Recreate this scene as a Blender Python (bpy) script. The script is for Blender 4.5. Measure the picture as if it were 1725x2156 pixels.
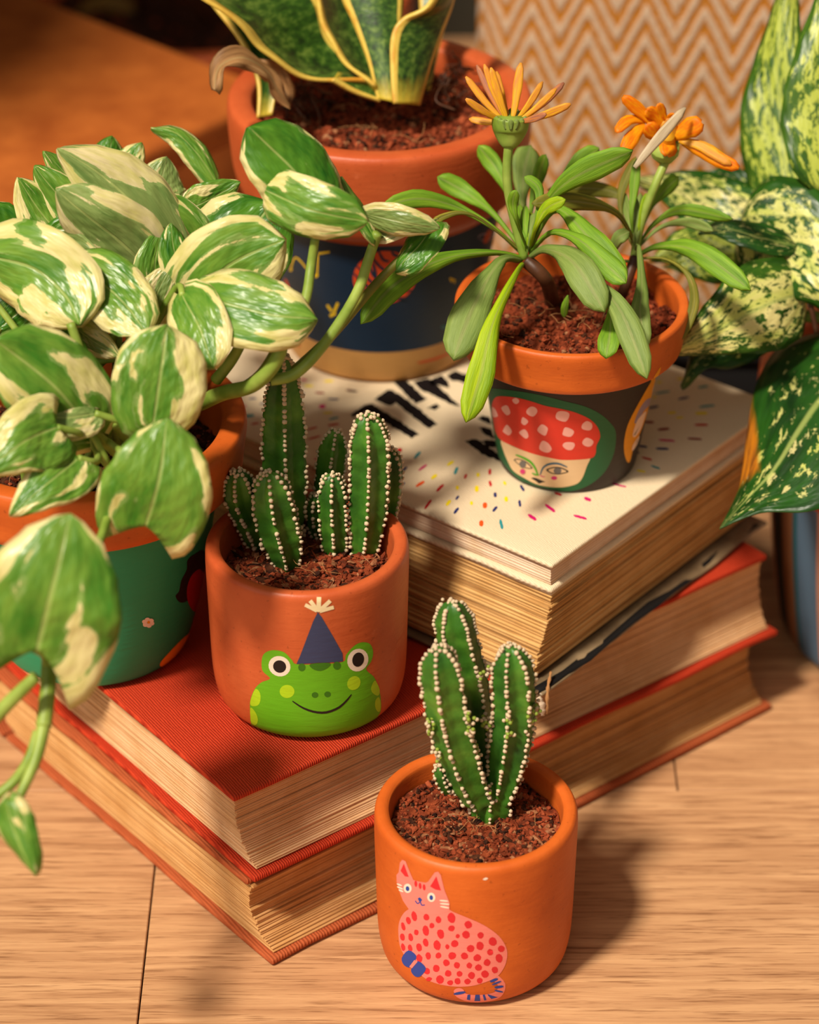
import bpy, bmesh, math, random
from mathutils import Vector, Matrix, noise as mnoise
R = math.radians
random.seed(7)
for o in list(bpy.data.objects): bpy.data.objects.remove(o)
COL = bpy.context.scene.collection
SC = bpy.context.scene

# ---------------------------------------------------------------- camera
F, PITCH, ZC = 6500.0, 32.0, 0.913
cp, sp = math.cos(R(PITCH)), math.sin(R(PITCH))
CAM = Vector((0, 0, ZC)); FW = Vector((0, cp, -sp)); UP = Vector((0, sp, cp))
cd = bpy.data.cameras.new('camera'); cam = bpy.data.objects.new('camera', cd); COL.objects.link(cam)
cam.location = CAM; cam.rotation_euler = (R(90 - PITCH), 0, 0)
cd.sensor_fit = 'HORIZONTAL'; cd.sensor_width = 24.0; cd.lens = 24.0 * F / 1725; cd.clip_start = .01
cd.dof.use_dof = True; cd.dof.focus_distance = 1.375; cd.dof.aperture_fstop = 4.0; cd.dof.aperture_blades = 8
SC.camera = cam
# ---------------------------------------------------------------- light
W = bpy.data.worlds.new('world'); SC.world = W; W.use_nodes = True
W.node_tree.nodes['Background'].inputs[0].default_value = (1.0, 0.80, 0.62, 1)
W.node_tree.nodes['Background'].inputs[1].default_value = 0.20
sd = bpy.data.lights.new('sun', 'SUN'); sd.energy = 4.5; sd.angle = R(7); sd.color = (1.0, 0.90, 0.74)
so = bpy.data.objects.new('sun', sd); COL.objects.link(so)
SUNDIR = Vector((-.38, -.40, .85)).normalized()
so.rotation_euler = SUNDIR.to_track_quat('Z', 'Y').to_euler(); so.location = SUNDIR * 3
wd = bpy.data.lights.new('fill_sun', 'SUN'); wd.energy = 1.0; wd.angle = R(60); wd.color = (1.0, 0.91, 0.80)  # added soft fill from the front left, stands for no real source
wo = bpy.data.objects.new('fill_sun', wd); COL.objects.link(wo)
wo.rotation_euler = Vector((-.55, -.62, .56)).to_track_quat('Z', 'Y').to_euler(); wo.location = (-2, -2, 2)
SC.view_settings.view_transform = 'Standard'; SC.view_settings.look = 'None'
SC.view_settings.gamma = 1; SC.view_settings.use_curve_mapping = False
SC.view_settings.exposure = 0.0

def ray(px, py):
    return FW * F + Vector((px - 862.5, 0, 0)) + UP * (1078 - py)
def at(px, py, d): return CAM + ray(px, py) * (d / F)
def on(px, py, z):
    r = ray(px, py); return CAM + r * ((z - ZC) / r.z)
def aty(px, py, Y):
    r = ray(px, py); return CAM + r * (Y / r.y)
def dep(p): return (p - CAM).dot(FW)

# ---------------------------------------------------------------- materials
def srgb(r, g, b):
    f = lambda c: (c / 255 / 12.92) if c <= 10 else ((c / 255 + .055) / 1.055) ** 2.4
    return (f(r), f(g), f(b), 1)
class NT:
    def __init__(s, name, rough=.6, spec=.3):
        s.m = bpy.data.materials.new(name); s.m.use_nodes = True
        s.t = s.m.node_tree; s.n = s.t.nodes; s.b = s.n['Principled BSDF']
        s.b.inputs['Roughness'].default_value = rough; s.b.inputs['Specular IOR Level'].default_value = spec
    def new(s, k, **kw):
        n = s.n.new(k)
        for a, v in kw.items():
            if a in n.inputs.keys() if isinstance(a, str) else False: n.inputs[a].default_value = v
            else: setattr(n, a, v)
        return n
    def l(s, a, b): s.t.links.new(a, b)
    def coord(s, which='Object', scale=(1, 1, 1), rot=(0, 0, 0), rnd=False):
        tc = s.new('ShaderNodeTexCoord'); mp = s.new('ShaderNodeMapping')
        mp.inputs['Scale'].default_value = scale; mp.inputs['Rotation'].default_value = rot
        s.l(tc.outputs[which], mp.inputs['Vector'])
        if rnd:
            oi = s.new('ShaderNodeObjectInfo'); mu = s.new('ShaderNodeMath', operation='MULTIPLY'); mu.inputs[1].default_value = 37
            s.l(oi.outputs['Random'], mu.inputs[0]); cb = s.new('ShaderNodeCombineXYZ'); s.l(mu.outputs[0], cb.inputs[2]); s.l(mu.outputs[0], cb.inputs[0])
            s.l(cb.outputs[0], mp.inputs['Location'])
        return mp.outputs[0]
    def noise(s, vec, scale, detail=4, rough=.55, dist=0):
        n = s.new('ShaderNodeTexNoise'); n.inputs['Scale'].default_value = scale; n.inputs['Detail'].default_value = detail
        n.inputs['Roughness'].default_value = rough; n.inputs['Distortion'].default_value = dist; s.l(vec, n.inputs['Vector']); return n.outputs['Fac']
    def ramp(s, fac, stops, interp='LINEAR'):
        r = s.new('ShaderNodeValToRGB'); r.color_ramp.interpolation = interp; e = r.color_ramp.elements
        while len(e) < len(stops): e.new(.5)
        for i, (p, c) in enumerate(stops): e[i].position = p; e[i].color = c if len(c) == 4 else (*c, 1)
        s.l(fac, r.inputs[0]); return r.outputs[0]
    def mix(s, fac, a, b, mode='MIX'):
        m = s.new('ShaderNodeMix', data_type='RGBA', blend_type=mode)
        for v, i in ((fac, 0), (a, 6), (b, 7)):
            if hasattr(v, 'links') or hasattr(v, 'is_linked'): s.l(v, m.inputs[i])
            else: m.inputs[i].default_value = v
        return m.outputs[2]
    def math(s, op, a, b=None, c=None):
        m = s.new('ShaderNodeMath', operation=op)
        for i, v in enumerate((a, b, c)):
            if v is None: continue
            if hasattr(v, 'is_linked'): s.l(v, m.inputs[i])
            else: m.inputs[i].default_value = v
        return m.outputs[0]
    def col(s, c):
        if hasattr(c, 'is_linked'): s.l(c, s.b.inputs['Base Color'])
        else: s.b.inputs['Base Color'].default_value = c
    def bump(s, h, strength=.3, dist=.001):
        b = s.new('ShaderNodeBump'); b.inputs['Strength'].default_value = strength; b.inputs['Distance'].default_value = dist
        s.l(h, b.inputs['Height']); s.l(b.outputs[0], s.b.inputs['Normal'])
    def translucent(s, col, fac):
        tr = s.new('ShaderNodeBsdfTranslucent'); ms = s.new('ShaderNodeMixShader'); out = s.n['Material Output']
        if hasattr(col, 'is_linked'): s.l(col, tr.inputs[0])
        else: tr.inputs[0].default_value = col
        ms.inputs[0].default_value = fac; s.l(s.b.outputs[0], ms.inputs[1]); s.l(tr.outputs[0], ms.inputs[2]); s.l(ms.outputs[0], out.inputs[0])

def plain(name, c, rough=.55, spec=.3, bump=0, bscale=400):
    m = NT(name, rough, spec); v = m.coord()
    n = m.noise(v, 60); m.col(m.mix(m.math('MULTIPLY', n, .35), c, (c[0]*.7, c[1]*.68, c[2]*.66, 1)))
    if bump: m.bump(m.noise(v, bscale), bump, .0006)
    return m.m
def terracotta(name, a, b, rough=.5):
    m = NT(name, rough, .35); v = m.coord()
    c = m.ramp(m.noise(v, 28, 6, .6), [(.3, a), (.7, b)])
    st = m.ramp(m.noise(m.coord(scale=(1, 1, 1)), 420, 2), [(.26, (.55, .5, .48, 1)), (.33, (1, 1, 1, 1))])
    c = m.mix(.6, c, st, 'MULTIPLY')
    lite = m.ramp(m.noise(v, 75, 5, .7), [(.66, (0, 0, 0, 1)), (.8, (.5, .5, .5, 1))])
    c = m.mix(lite, c, (min(1, b[0]*1.3), b[1]*1.7, b[2]*2.6, 1))
    m.col(c)
    h = m.math('ADD', m.noise(m.coord(scale=(1, 1, 6)), 60, 4), m.math('MULTIPLY', m.noise(v, 500, 2), .4))
    m.bump(h, .16, .0012); return m.m
TERRA = terracotta('terracotta', srgb(190, 84, 24), srgb(214, 104, 36))
TERRA_RED = terracotta('terracotta_red', srgb(182, 78, 38), srgb(204, 98, 52), .42)
def soilmat(name, cs, sc):
    m = NT(name, .9, .15); v = m.coord()
    m.col(m.ramp(m.noise(v, sc, 3), [(.3, cs[0]), (.5, cs[1]), (.7, cs[2])])); m.bump(m.noise(v, 900, 3), .5, .001); return m.m
SOIL_RED = [soilmat('soil_red_a', [srgb(70, 30, 16), srgb(118, 50, 26), srgb(150, 72, 40)], 220),
            soilmat('soil_red_b', [srgb(100, 42, 22), srgb(140, 62, 36), srgb(168, 84, 50)], 180),
            soilmat('soil_dark', [srgb(28, 15, 10), srgb(58, 30, 18), srgb(86, 48, 28)], 220),
            soilmat('soil_pale', [srgb(110, 70, 45), srgb(150, 95, 62), srgb(175, 125, 90)], 200)]
def paint(name, c, rough=.5):
    m = NT(name, rough, .35); v = m.coord(scale=(1, 1, 5))
    n = m.noise(v, 90, 4); m.col(m.mix(m.math('MULTIPLY', n, .4), c, (c[0]*.75, c[1]*.75, c[2]*.75, 1))); m.bump(n, .25, .0006); return m.m
P = {k: paint('paint_' + k, srgb(*c)) for k, c in dict(
    frog_green=(104, 176, 24), lime=(176, 214, 30), dark_green=(58, 116, 18), black=(34, 24, 22), white=(246, 226, 206), navy=(58, 66, 100), cream=(248, 226, 178),
    pink=(244, 134, 122), red=(222, 42, 50), blue=(40, 70, 156), skin=(240, 204, 158), hat_red=(226, 56, 38), hat_pink=(205, 48, 70), spot=(248, 178, 166),
    forest=(28, 100, 58), teal_green=(38, 152, 106), charcoal=(44, 32, 28), amber=(240, 158, 24), grey=(118, 112, 108), magenta=(214, 52, 124),
    leaf_green=(76, 176, 24), sea=(36, 98, 130), night=(20, 44, 68), tan=(206, 152, 86), orange=(232, 84, 36), yellow=(240, 196, 20), teal=(40, 100, 108), crimson=(170, 20, 36),
    lilac=(160, 140, 160), pale=(250, 214, 190), rust=(190, 70, 24)).items()}
INK = {k: plain('ink_' + k, srgb(*c), .8, .1) for k, c in dict(black=(24, 18, 18), red=(196, 30, 36), yellow=(242, 216, 20), navy=(40, 48, 104),
    teal=(48, 146, 150), orange=(236, 88, 30), pink=(206, 24, 106), maroon=(140, 16, 36)).items()}

def cloth(name, a, b, sc, ang, bs=.5):
    m = NT(name, .8, .15); v = m.coord(scale=(sc, sc * .35, sc), rot=(0, 0, ang))
    w = m.new('ShaderNodeTexWave'); w.inputs['Scale'].default_value = 1; w.inputs['Distortion'].default_value = 3.0; w.inputs['Detail'].default_value = 2; m.l(v, w.inputs[0])
    g = m.noise(m.coord(scale=(1, 1, 1)), 900, 2)
    c = m.ramp(w.outputs['Fac'], [(.0, a), (.75, b)]); c = m.mix(m.math('MULTIPLY', g, .45), c, a); c = m.mix(.25, c, b); m.col(c)
    m.bump(m.math('ADD', w.outputs['Fac'], g), bs, .0007); return m.m
RED_CLOTH = cloth('red_cloth', srgb(136, 28, 14), srgb(204, 66, 34), 270, R(15), .6)
RUST_CLOTH = cloth('rust_cloth', srgb(140, 66, 34), srgb(184, 92, 52), 200, R(15))
CANVAS = cloth('canvas_cloth', srgb(214, 190, 154), srgb(236, 216, 184), 420, R(40), .35)
def pages(name, a, b, line, sc=1300):
    m = NT(name, .85, .1); v = m.coord(scale=(4, 4, sc))
    n = m.noise(v, 1, 3, .7); c = m.ramp(n, [(.32, line), (.46, a), (.7, b)])
    st = m.ramp(m.noise(m.coord(), 45, 5, .65), [(.35, (.8, .68, .5, 1)), (.6, (1, 1, 1, 1))]); c = m.mix(.6, c, st, 'MULTIPLY')
    m.col(c); m.bump(n, .5, .0006); return m.m
PAGE_TAN = pages('page_edges_tan', srgb(196, 146, 92), srgb(222, 178, 122), srgb(140, 92, 50))
PAGE_OLD = pages('page_edges_old', srgb(206, 160, 100), srgb(232, 190, 128), srgb(120, 76, 40), 900)
PAGE_PALE = pages('page_edges_pale', srgb(212, 168, 124), srgb(232, 194, 150), srgb(170, 120, 76), 1600)
PAGE_WHITE = pages('page_edges_white', srgb(232, 204, 176), srgb(244, 222, 196), srgb(200, 160, 128), 1500)

def woodmat():
    m = NT('oak_laminate', .5, .3); 
    v = m.coord(scale=(1.6, 34, 1), rnd=True)
    n1 = m.noise(v, 5, 6, .62, .6); n2 = m.noise(m.coord(scale=(10, 240, 1), rnd=True), 3, 3, .7)
    c = m.ramp(n1, [(.25, srgb(140, 94, 60)), (.42, srgb(182, 134, 94)), (.62, srgb(204, 156, 112)), (.8, srgb(218, 174, 130))])
    pores = m.ramp(n2, [(.34, (.42, .33, .28, 1)), (.47, (1, 1, 1, 1))]); c = m.mix(.75, c, pores, 'MULTIPLY')
    m.col(c); m.bump(m.math('ADD', n1, n2), .25, .0008); return m.m
WOOD = woodmat()
SEAM = plain('seam_dark', srgb(40, 26, 18), .9)

def leaf_uv(m):
    uv = m.new('ShaderNodeUVMap'); sx = m.new('ShaderNodeSeparateXYZ'); m.l(uv.outputs[0], sx.inputs[0])
    t = sx.outputs[0]; v = m.math('SUBTRACT', m.math('MULTIPLY', sx.outputs[1], 2), 1)
    oi = m.new('ShaderNodeObjectInfo'); rnd = oi.outputs['Random']
    cb = m.new('ShaderNodeCombineXYZ'); m.l(t, cb.inputs[0]); m.l(v, cb.inputs[1]); m.l(m.math('MULTIPLY', rnd, 50), cb.inputs[2])
    return t, v, m.math('ABSOLUTE', v), cb.outputs[0], rnd
def pothos(name, bias=0.0, g1=(128, 168, 62), g2=(66, 128, 34), cream=(246, 232, 168)):
    m = NT(name, .32, .45); t, v, av, vec, rnd = leaf_uv(m)
    big = m.noise(vec, 1.9, 2, .4, .9); sm = m.noise(vec, 5, 5, .75, .3)
    k = m.math('ADD', m.math('MULTIPLY', m.math('SUBTRACT', big, .5), 4.6), m.math('MULTIPLY', m.math('SUBTRACT', sm, .5), .9))
    edge = m.math('MULTIPLY', m.math('SUBTRACT', av, .74), 1.5)
    k = m.math('ADD', m.math('ADD', k, edge), m.math('ADD', m.math('MULTIPLY', m.math('SUBTRACT', rnd, .5), .5), bias))
    mask = m.ramp(k, [(.0, (0, 0, 0, 1)), (.03, (1, 1, 1, 1))])
    mask2 = m.ramp(m.math('ADD', k, .22), [(.0, (0, 0, 0, 1)), (.05, (.45, .45, .45, 1))])
    veins = m.math('SINE', m.math('ADD', m.math('MULTIPLY', t, 46), m.math('MULTIPLY', av, -17)))
    green = m.ramp(m.noise(vec, 3.2, 4), [(.3, srgb(*g2)), (.65, srgb(*g1))])
    green = m.mix(mask2, green, srgb(166, 190, 112))
    cr = m.ramp(m.noise(vec, 4, 4), [(.3, srgb(214, 206, 118)), (.6, srgb(*cream))])
    c = m.mix(mask, green, cr)
    rib = m.ramp(av, [(0, (1, 1, 1, 1)), (.02, (1, 1, 1, 1)), (.045, (0, 0, 0, 1))])
    c = m.mix(m.math('MULTIPLY', rib, .45), c, srgb(206, 214, 130)); m.col(c)
    h = m.math('ADD', m.math('MULTIPLY', veins, .10), m.math('MULTIPLY', m.noise(vec, 4.5, 2), 1.8)); h = m.math('SUBTRACT', h, m.math('MULTIPLY', rib, .8))
    m.bump(h, .35, .0022); m.translucent(m.mix(.5, c, srgb(180, 200, 60)), .27); return m.m
POTHOS = pothos('pothos_leaf'); POTHOS_PALE = pothos('pothos_leaf_pale', .22, (150, 168, 96), (110, 140, 70), (236, 220, 168))
POTHOS_GREEN = pothos('pothos_leaf_green', -.5, (92, 146, 40), (40, 104, 24))
def stemmat(name, a, b):
    m = NT(name, .45, .4); c = m.ramp(m.noise(m.coord(), 45, 3), [(.35, srgb(*a)), (.65, srgb(*b))]); m.col(c); m.bump(m.noise(m.coord(), 300, 2), .2, .0006); m.translucent(c, .12); return m.m
STEM = stemmat('vine_stem', (112, 142, 44), (164, 184, 84)); STEM_OLIVE = stemmat('vine_stem_olive', (96, 104, 32), (136, 134, 52)); STEM_BROWN = stemmat('woody_stem', (60, 34, 20), (96, 58, 34))
def gaz(name, a, b, c3):
    m = NT(name, .5, .3); t, v, av, vec, rnd = leaf_uv(m)
    c = m.ramp(m.noise(vec, 2.5, 4, .6), [(.3, srgb(*a)), (.6, srgb(*b)), (.78, srgb(*c3))])
    rib = m.ramp(av, [(0, (1, 1, 1, 1)), (.06, (1, 1, 1, 1)), (.16, (0, 0, 0, 1))]); c = m.mix(m.math('MULTIPLY', rib, .3), c, srgb(168, 160, 110))
    sp_ = m.ramp(m.noise(vec, 4.5, 2), [(.68, (0, 0, 0, 1)), (.74, (.7, .7, .7, 1))]); c = m.mix(m.math('MULTIPLY', sp_, .6), c, srgb(190, 140, 100))
    m.col(c); m.bump(m.noise(vec, 12, 3), .3, .001); m.translucent(c, .25); return m.m
GAZ = gaz('gazania_leaf', (92, 136, 30), (134, 176, 44), (172, 200, 66)); GAZ_SOFT = gaz('gazania_leaf_soft', (106, 132, 54), (142, 164, 82), (168, 182, 96))
GAZ_LIME = gaz('gazania_leaf_lime', (120, 160, 16), (176, 204, 20), (210, 214, 40)); GAZ_OLIVE = gaz('gazania_leaf_olive', (92, 100, 30), (140, 136, 44), (196, 176, 60))
def petalmat(name, a, b):
    m = NT(name, .5, .3); t, v, av, vec, rnd = leaf_uv(m)
    c = m.ramp(m.math('ADD', m.noise(vec, 4, 3), m.math('MULTIPLY', t, .2)), [(.45, srgb(*a)), (.75, srgb(*b))])
    m.col(c); m.bump(m.noise(m.coord(), 260, 2), .2, .0005); m.translucent(c, .3); return m.m
PETAL_Y = petalmat('petal_yellow', (246, 190, 30), (226, 150, 66)); PETAL_O = petalmat('petal_orange', (252, 176, 12), (240, 122, 10)); PETAL_W = petalmat('petal_withered', (226, 210, 180), (206, 186, 150)); PETAL_M = petalmat('petal_mauve', (222, 140, 70), (176, 116, 96))
def aglmat(name, a, b, cream, thr, scorch=False):
    m = NT(name, .35, .45); t, v, av, vec, rnd = leaf_uv(m)
    mp = m.new('ShaderNodeMapping'); mp.inputs['Scale'].default_value = (3.2, 1.5, 1); mp.inputs['Rotation'].default_value = (0, 0, .5); m.l(vec, mp.inputs[0])
    n = m.noise(mp.outputs[0], 4.2, 5, .72, .4)
    k = m.math('SUBTRACT', m.math('SUBTRACT', n, m.math('MULTIPLY', m.math('POWER', av, 5), .22)), thr)
    mask = m.ramp(m.math('ADD', k, 0), [(0, (0, 0, 0, 1)), (.03, (1, 1, 1, 1))])
    g = m.ramp(m.noise(vec, 5, 4), [(.3, srgb(*a)), (.7, srgb(*b))]); cr = m.ramp(m.noise(vec, 2.5, 3), [(.35, srgb(*cream)), (.7, srgb(196, 206, 92))])
    c = m.mix(mask, g, cr); rib = m.ramp(av, [(0, (1, 1, 1, 1)), (.02, (1, 1, 1, 1)), (.05, (0, 0, 0, 1))]); c = m.mix(m.math('MULTIPLY', rib, .7), c, srgb(170, 184, 100))
    if scorch:
        f = m.math('ADD', m.math('MULTIPLY', m.math('ABSOLUTE', m.math('SUBTRACT', t, .66)), -5.5), m.math('ADD', m.math('MULTIPLY', v, -1.3), m.math('MULTIPLY', m.noise(vec, 4, 3), .7)))
        c = m.mix(m.ramp(f, [(.55, (0, 0, 0, 1)), (.85, (1, 1, 1, 1))]), c, m.ramp(m.noise(vec, 6, 3), [(.4, srgb(130, 76, 26)), (.6, srgb(196, 120, 26))]))
    m.col(c); veins = m.math('SINE', m.math('ADD', m.math('MULTIPLY', t, 50), m.math('MULTIPLY', av, -22)))
    m.bump(m.math('ADD', m.noise(vec, 8, 3), m.math('MULTIPLY', veins, .2)), .3, .0018); m.translucent(c, .2); return m.m
AGL = aglmat('speckled_leaf', (22, 62, 12), (48, 98, 20), (222, 214, 140), .47)
AGL_LIGHT = aglmat('speckled_leaf_light', (36, 76, 16), (84, 122, 34), (176, 190, 70), .46)
AGL_CREAM = aglmat('speckled_leaf_cream', (24, 62, 12), (62, 104, 24), (230, 218, 146), .445)
AGL_SPOT = aglmat('speckled_leaf_scorched', (14, 46, 10), (40, 92, 24), (206, 196, 136), .56, True)
AGL_DARK = aglmat('speckled_leaf_dark', (14, 46, 10), (40, 92, 24), (206, 196, 136), .56)
def sansmat():
    m = NT('snake_leaf', .35, .45); t, v, av, vec, rnd = leaf_uv(m)
    mp = m.new('ShaderNodeMapping'); mp.inputs['Scale'].default_value = (7, 1.2, 1); m.l(vec, mp.inputs[0])
    g = m.ramp(m.noise(mp.outputs[0], 2.6, 5, .7), [(.35, srgb(30, 48, 20)), (.5, srgb(52, 86, 26)), (.68, srgb(112, 138, 56))])
    bl = m.ramp(t, [(.0, srgb(226, 196, 60)), (.12, srgb(226, 196, 60)), (.3, (0, 0, 0, 1))])
    mk = m.ramp(m.math('ADD', t, m.math('MULTIPLY', m.noise(vec, 3, 3), .16)), [(.08, (1, 1, 1, 1)), (.24, (0, 0, 0, 1))])
    c = m.mix(mk, g, srgb(214, 186, 60))
    e = m.ramp(m.math('ADD', m.math('ADD', av, m.math('MULTIPLY', m.math('LESS_THAN', v, 0.0), .06)), m.math('MULTIPLY', m.math('SUBTRACT', m.noise(vec, 6, 2), .5), .06)), [(.80, (0, 0, 0, 1)), (.83, (1, 1, 1, 1))])
    y = m.ramp(m.noise(vec, 6, 4), [(.3, srgb(206, 142, 44)), (.5, srgb(222, 190, 84))]); c = m.mix(e, c, y); m.col(c)
    m.bump(m.noise(mp.outputs[0], 3, 4), .25, .001); return m.m
SANS = sansmat()
DRY = gaz('dried_leaf', (110, 72, 42), (184, 138, 88), (226, 188, 134)); OCHRE = gaz('ochre_leaf', (120, 84, 16), (150, 110, 24), (160, 120, 30))
def cactmat():
    m = NT('cactus_skin', .42, .4); v = m.coord(rnd=False)
    m.col(m.ramp(m.noise(v, 42, 5), [(.3, srgb(34, 76, 26)), (.5, srgb(62, 116, 32)), (.72, srgb(112, 160, 56))])); m.bump(m.noise(v, 350, 3), .25, .0008); m.translucent(srgb(80, 130, 30), .08); return m.m
CACT = cactmat(); AREOLE = plain('areole_wool', srgb(214, 190, 158), .9)
CACTL = plain('cactus_offset', srgb(140, 160, 60), .6)
DARKWALL = plain('dark_wall', srgb(56, 54, 44), .8); BLACK = plain('matt_black', srgb(14, 12, 12), .7)
BOXMAT = terracotta('orange_wood', srgb(152, 74, 22), srgb(190, 104, 40), .6)
def chev():
    m = NT('chevron_knit', .9, .1); at_ = m.new('ShaderNodeAttribute'); at_.attribute_name = 'zig'
    n = m.noise(m.coord(scale=(1, 1, .35)), 420, 3, .7); k = m.math('ADD', at_.outputs['Fac'], m.math('MULTIPLY', m.math('SUBTRACT', n, .5), 1.5))
    m.col(m.ramp(k, [(.38, srgb(172, 108, 34)), (.58, srgb(190, 162, 136))])); m.bump(n, .9, .002); return m.m
CHEV = chev()
PLASTIC = NT('torn_jacket', .3, .5); PLASTIC.col(PLASTIC.ramp(PLASTIC.noise(PLASTIC.coord(), 40, 4), [(.3, srgb(84, 68, 50)), (.5, srgb(122, 102, 76)), (.7, srgb(150, 128, 98))])); PLASTIC = PLASTIC.m
THREAD = plain('root_fibre', srgb(176, 124, 76), .8)

# ---------------------------------------------------------------- object helpers
def link(name, me, parent=None, mats=(), smooth=False, label=None, kind=None):
    o = bpy.data.objects.new(name, me); COL.objects.link(o)
    for m in (mats if isinstance(mats, (list, tuple)) else [mats]): me.materials.append(m)
    if smooth: me.polygons.foreach_set('use_smooth', [True] * len(me.polygons))
    if parent is not None:
        o.parent = parent; o.matrix_parent_inverse = Matrix.Identity(4)
        # meshes of things are authored in world space: shift by the parent's world position
        off = world_off(parent)
        if off.length > 0: me.transform(Matrix.Translation(-off))
    if label: o['label'] = label
    if kind: o['kind'] = kind
    return o
def world_off(p):
    v = Vector((0, 0, 0))
    while p is not None: v += p.location; p = p.parent
    return v
def thing(name, loc, label, cat, group=None):
    o = bpy.data.objects.new(name, None); COL.objects.link(o); o.location = loc; o.empty_display_size = .02
    o['label'] = label; o['category'] = cat
    if group: o['group'] = group
    return o
def mesh(name, vs, fs):
    me = bpy.data.meshes.new(name); me.from_pydata([tuple(v) for v in vs], [], fs); me.update(); return me
def from_bm(bm, name):
    me = bpy.data.meshes.new(name); bm.to_mesh(me); bm.free(); return me
def box_bm(x0, x1, y0, y1, z0, z1, bev=0, seg=2, bm=None):
    b = bmesh.new(); r = bmesh.ops.create_cube(b, size=1)
    for v in b.verts: v.co = Vector((x0 + (v.co.x + .5) * (x1 - x0), y0 + (v.co.y + .5) * (y1 - y0), z0 + (v.co.z + .5) * (z1 - z0)))
    if bev: bmesh.ops.bevel(b, geom=b.edges[:], offset=bev, segments=seg, affect='EDGES', profile=.5)
    return b

def catmull(pts, n):
    P_ = [pts[0]] + list(pts) + [pts[-1]]; out = []
    k = len(pts) - 1
    for i in range(n + 1):
        u = i / n * k; j = min(int(u), k - 1); f = u - j
        a, b, c, d = P_[j], P_[j+1], P_[j+2], P_[j+3]
        out.append(.5 * ((2*b) + (c - a) * f + (2*a - 5*b + 4*c - d) * f*f + (3*b - a - 3*c + d) * f**3))
    return out
SHAPES = {
    'heart': [(0, .66), (.06, .86), (.16, .98), (.3, 1.0), (.5, .88), (.7, .60), (.85, .32), (.94, .13), (1, 0)],
    'ovate': [(0, .06), (.08, .5), (.2, .86), (.38, 1.0), (.58, .9), (.76, .62), (.9, .3), (1, 0)],
    'round': [(0, .25), (.06, .62), (.2, .93), (.42, 1.0), (.65, .93), (.82, .70), (.91, .40), (.96, .17), (1, 0)],
    'oblan': [(0, .14), (.2, .17), (.4, .34), (.6, .74), (.76, 1.0), (.88, .86), (.96, .45), (1, 0)],
    'strap': [(0, .3), (.2, .5), (.5, .85), (.75, 1.0), (.9, .75), (.97, .4), (1, 0)],
    'blade': [(0, .35), (.15, .55), (.4, .9), (.7, 1.0), (1, 1.0)],
    'acum': [(0, .15), (.06, .6), (.16, .9), (.32, 1.0), (.5, .88), (.66, .62), (.8, .34), (.9, .15), (1, 0)],
    'cord': [(0, .62), (.08, .88), (.25, 1.0), (.45, .98), (.65, .82), (.82, .54), (.93, .24), (1, 0)],
    'petal': [(0, .35), (.3, .7), (.65, 1.0), (.88, .75), (1, .2)]}
def prof(sh, t):
    s = SHAPES[sh]
    for (a, b), (c, d) in zip(s, s[1:]):
        if t <= c:
            f = (t - a) / (c - a); f = f * f * (3 - 2 * f) * .5 + f * .5; return b + (d - b) * f
    return s[-1][1]
def leaf(parent, name, pts, w, mat, shape='heart', roll=0, cup=.15, fold=.0, wave=.0, n=16, m=8, thick=.0004, lobe=0, label=None, side=1, seed=None):
    P3 = [at(*p) for p in pts]; mid = catmull(P3, n); d0 = sum(p[2] for p in pts) / len(pts); hw = w * d0 / F / 2
    rs = random.Random(seed if seed is not None else int(pts[0][0] * 7 + pts[-1][1] * 13 + w)); ph = rs.random() * 6; ph2 = rs.random() * 6
    vs, fs, uvs = [], [], []
    for i, c in enumerate(mid):
        T = (mid[min(i+1, n)] - mid[max(i-1, 0)]).normalized(); V = (CAM - c).normalized()
        S = T.cross(V).normalized(); S.rotate(Matrix.Rotation(R(roll), 4, T)); N = S.cross(T).normalized()
        if N.dot(V) < 0 and abs(roll) < 90: N = -N
        t = i / n; h = hw * max(prof(shape, t), .001)
        for j in range(m + 1):
            v = j / m * 2 - 1
            q = c + S * (h * v) + N * (-cup * hw * v * v * (1 if side > 0 else -1) + fold * h * abs(v) )
            q += N * (wave * hw * math.sin(t * 15 + ph + (2 if v > 0 else 0)) * abs(v) ** 2) + N * (.04 * hw * math.sin(t * 9 + v * 3 + ph2))
            if lobe: q -= T * (lobe * hw * abs(v) ** 1.5 * max(0, 1 - t * 4))
            vs.append(q); uvs.append((t, v * .5 + .5))
    for i in range(n):
        for j in range(m):
            a = i * (m+1) + j; fs.append((a, a+1, a+m+2, a+m+1))
    me = mesh(name, vs, fs); uvl = me.uv_layers.new(name='UVMap')
    for lp in me.loops: uvl.data[lp.index].uv = uvs[lp.vertex_index]
    o = link(name, me, parent, mat, True, label)
    sm = o.modifiers.new('thickness', 'SOLIDIFY'); sm.thickness = thick; sm.offset = 0
    return o
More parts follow.
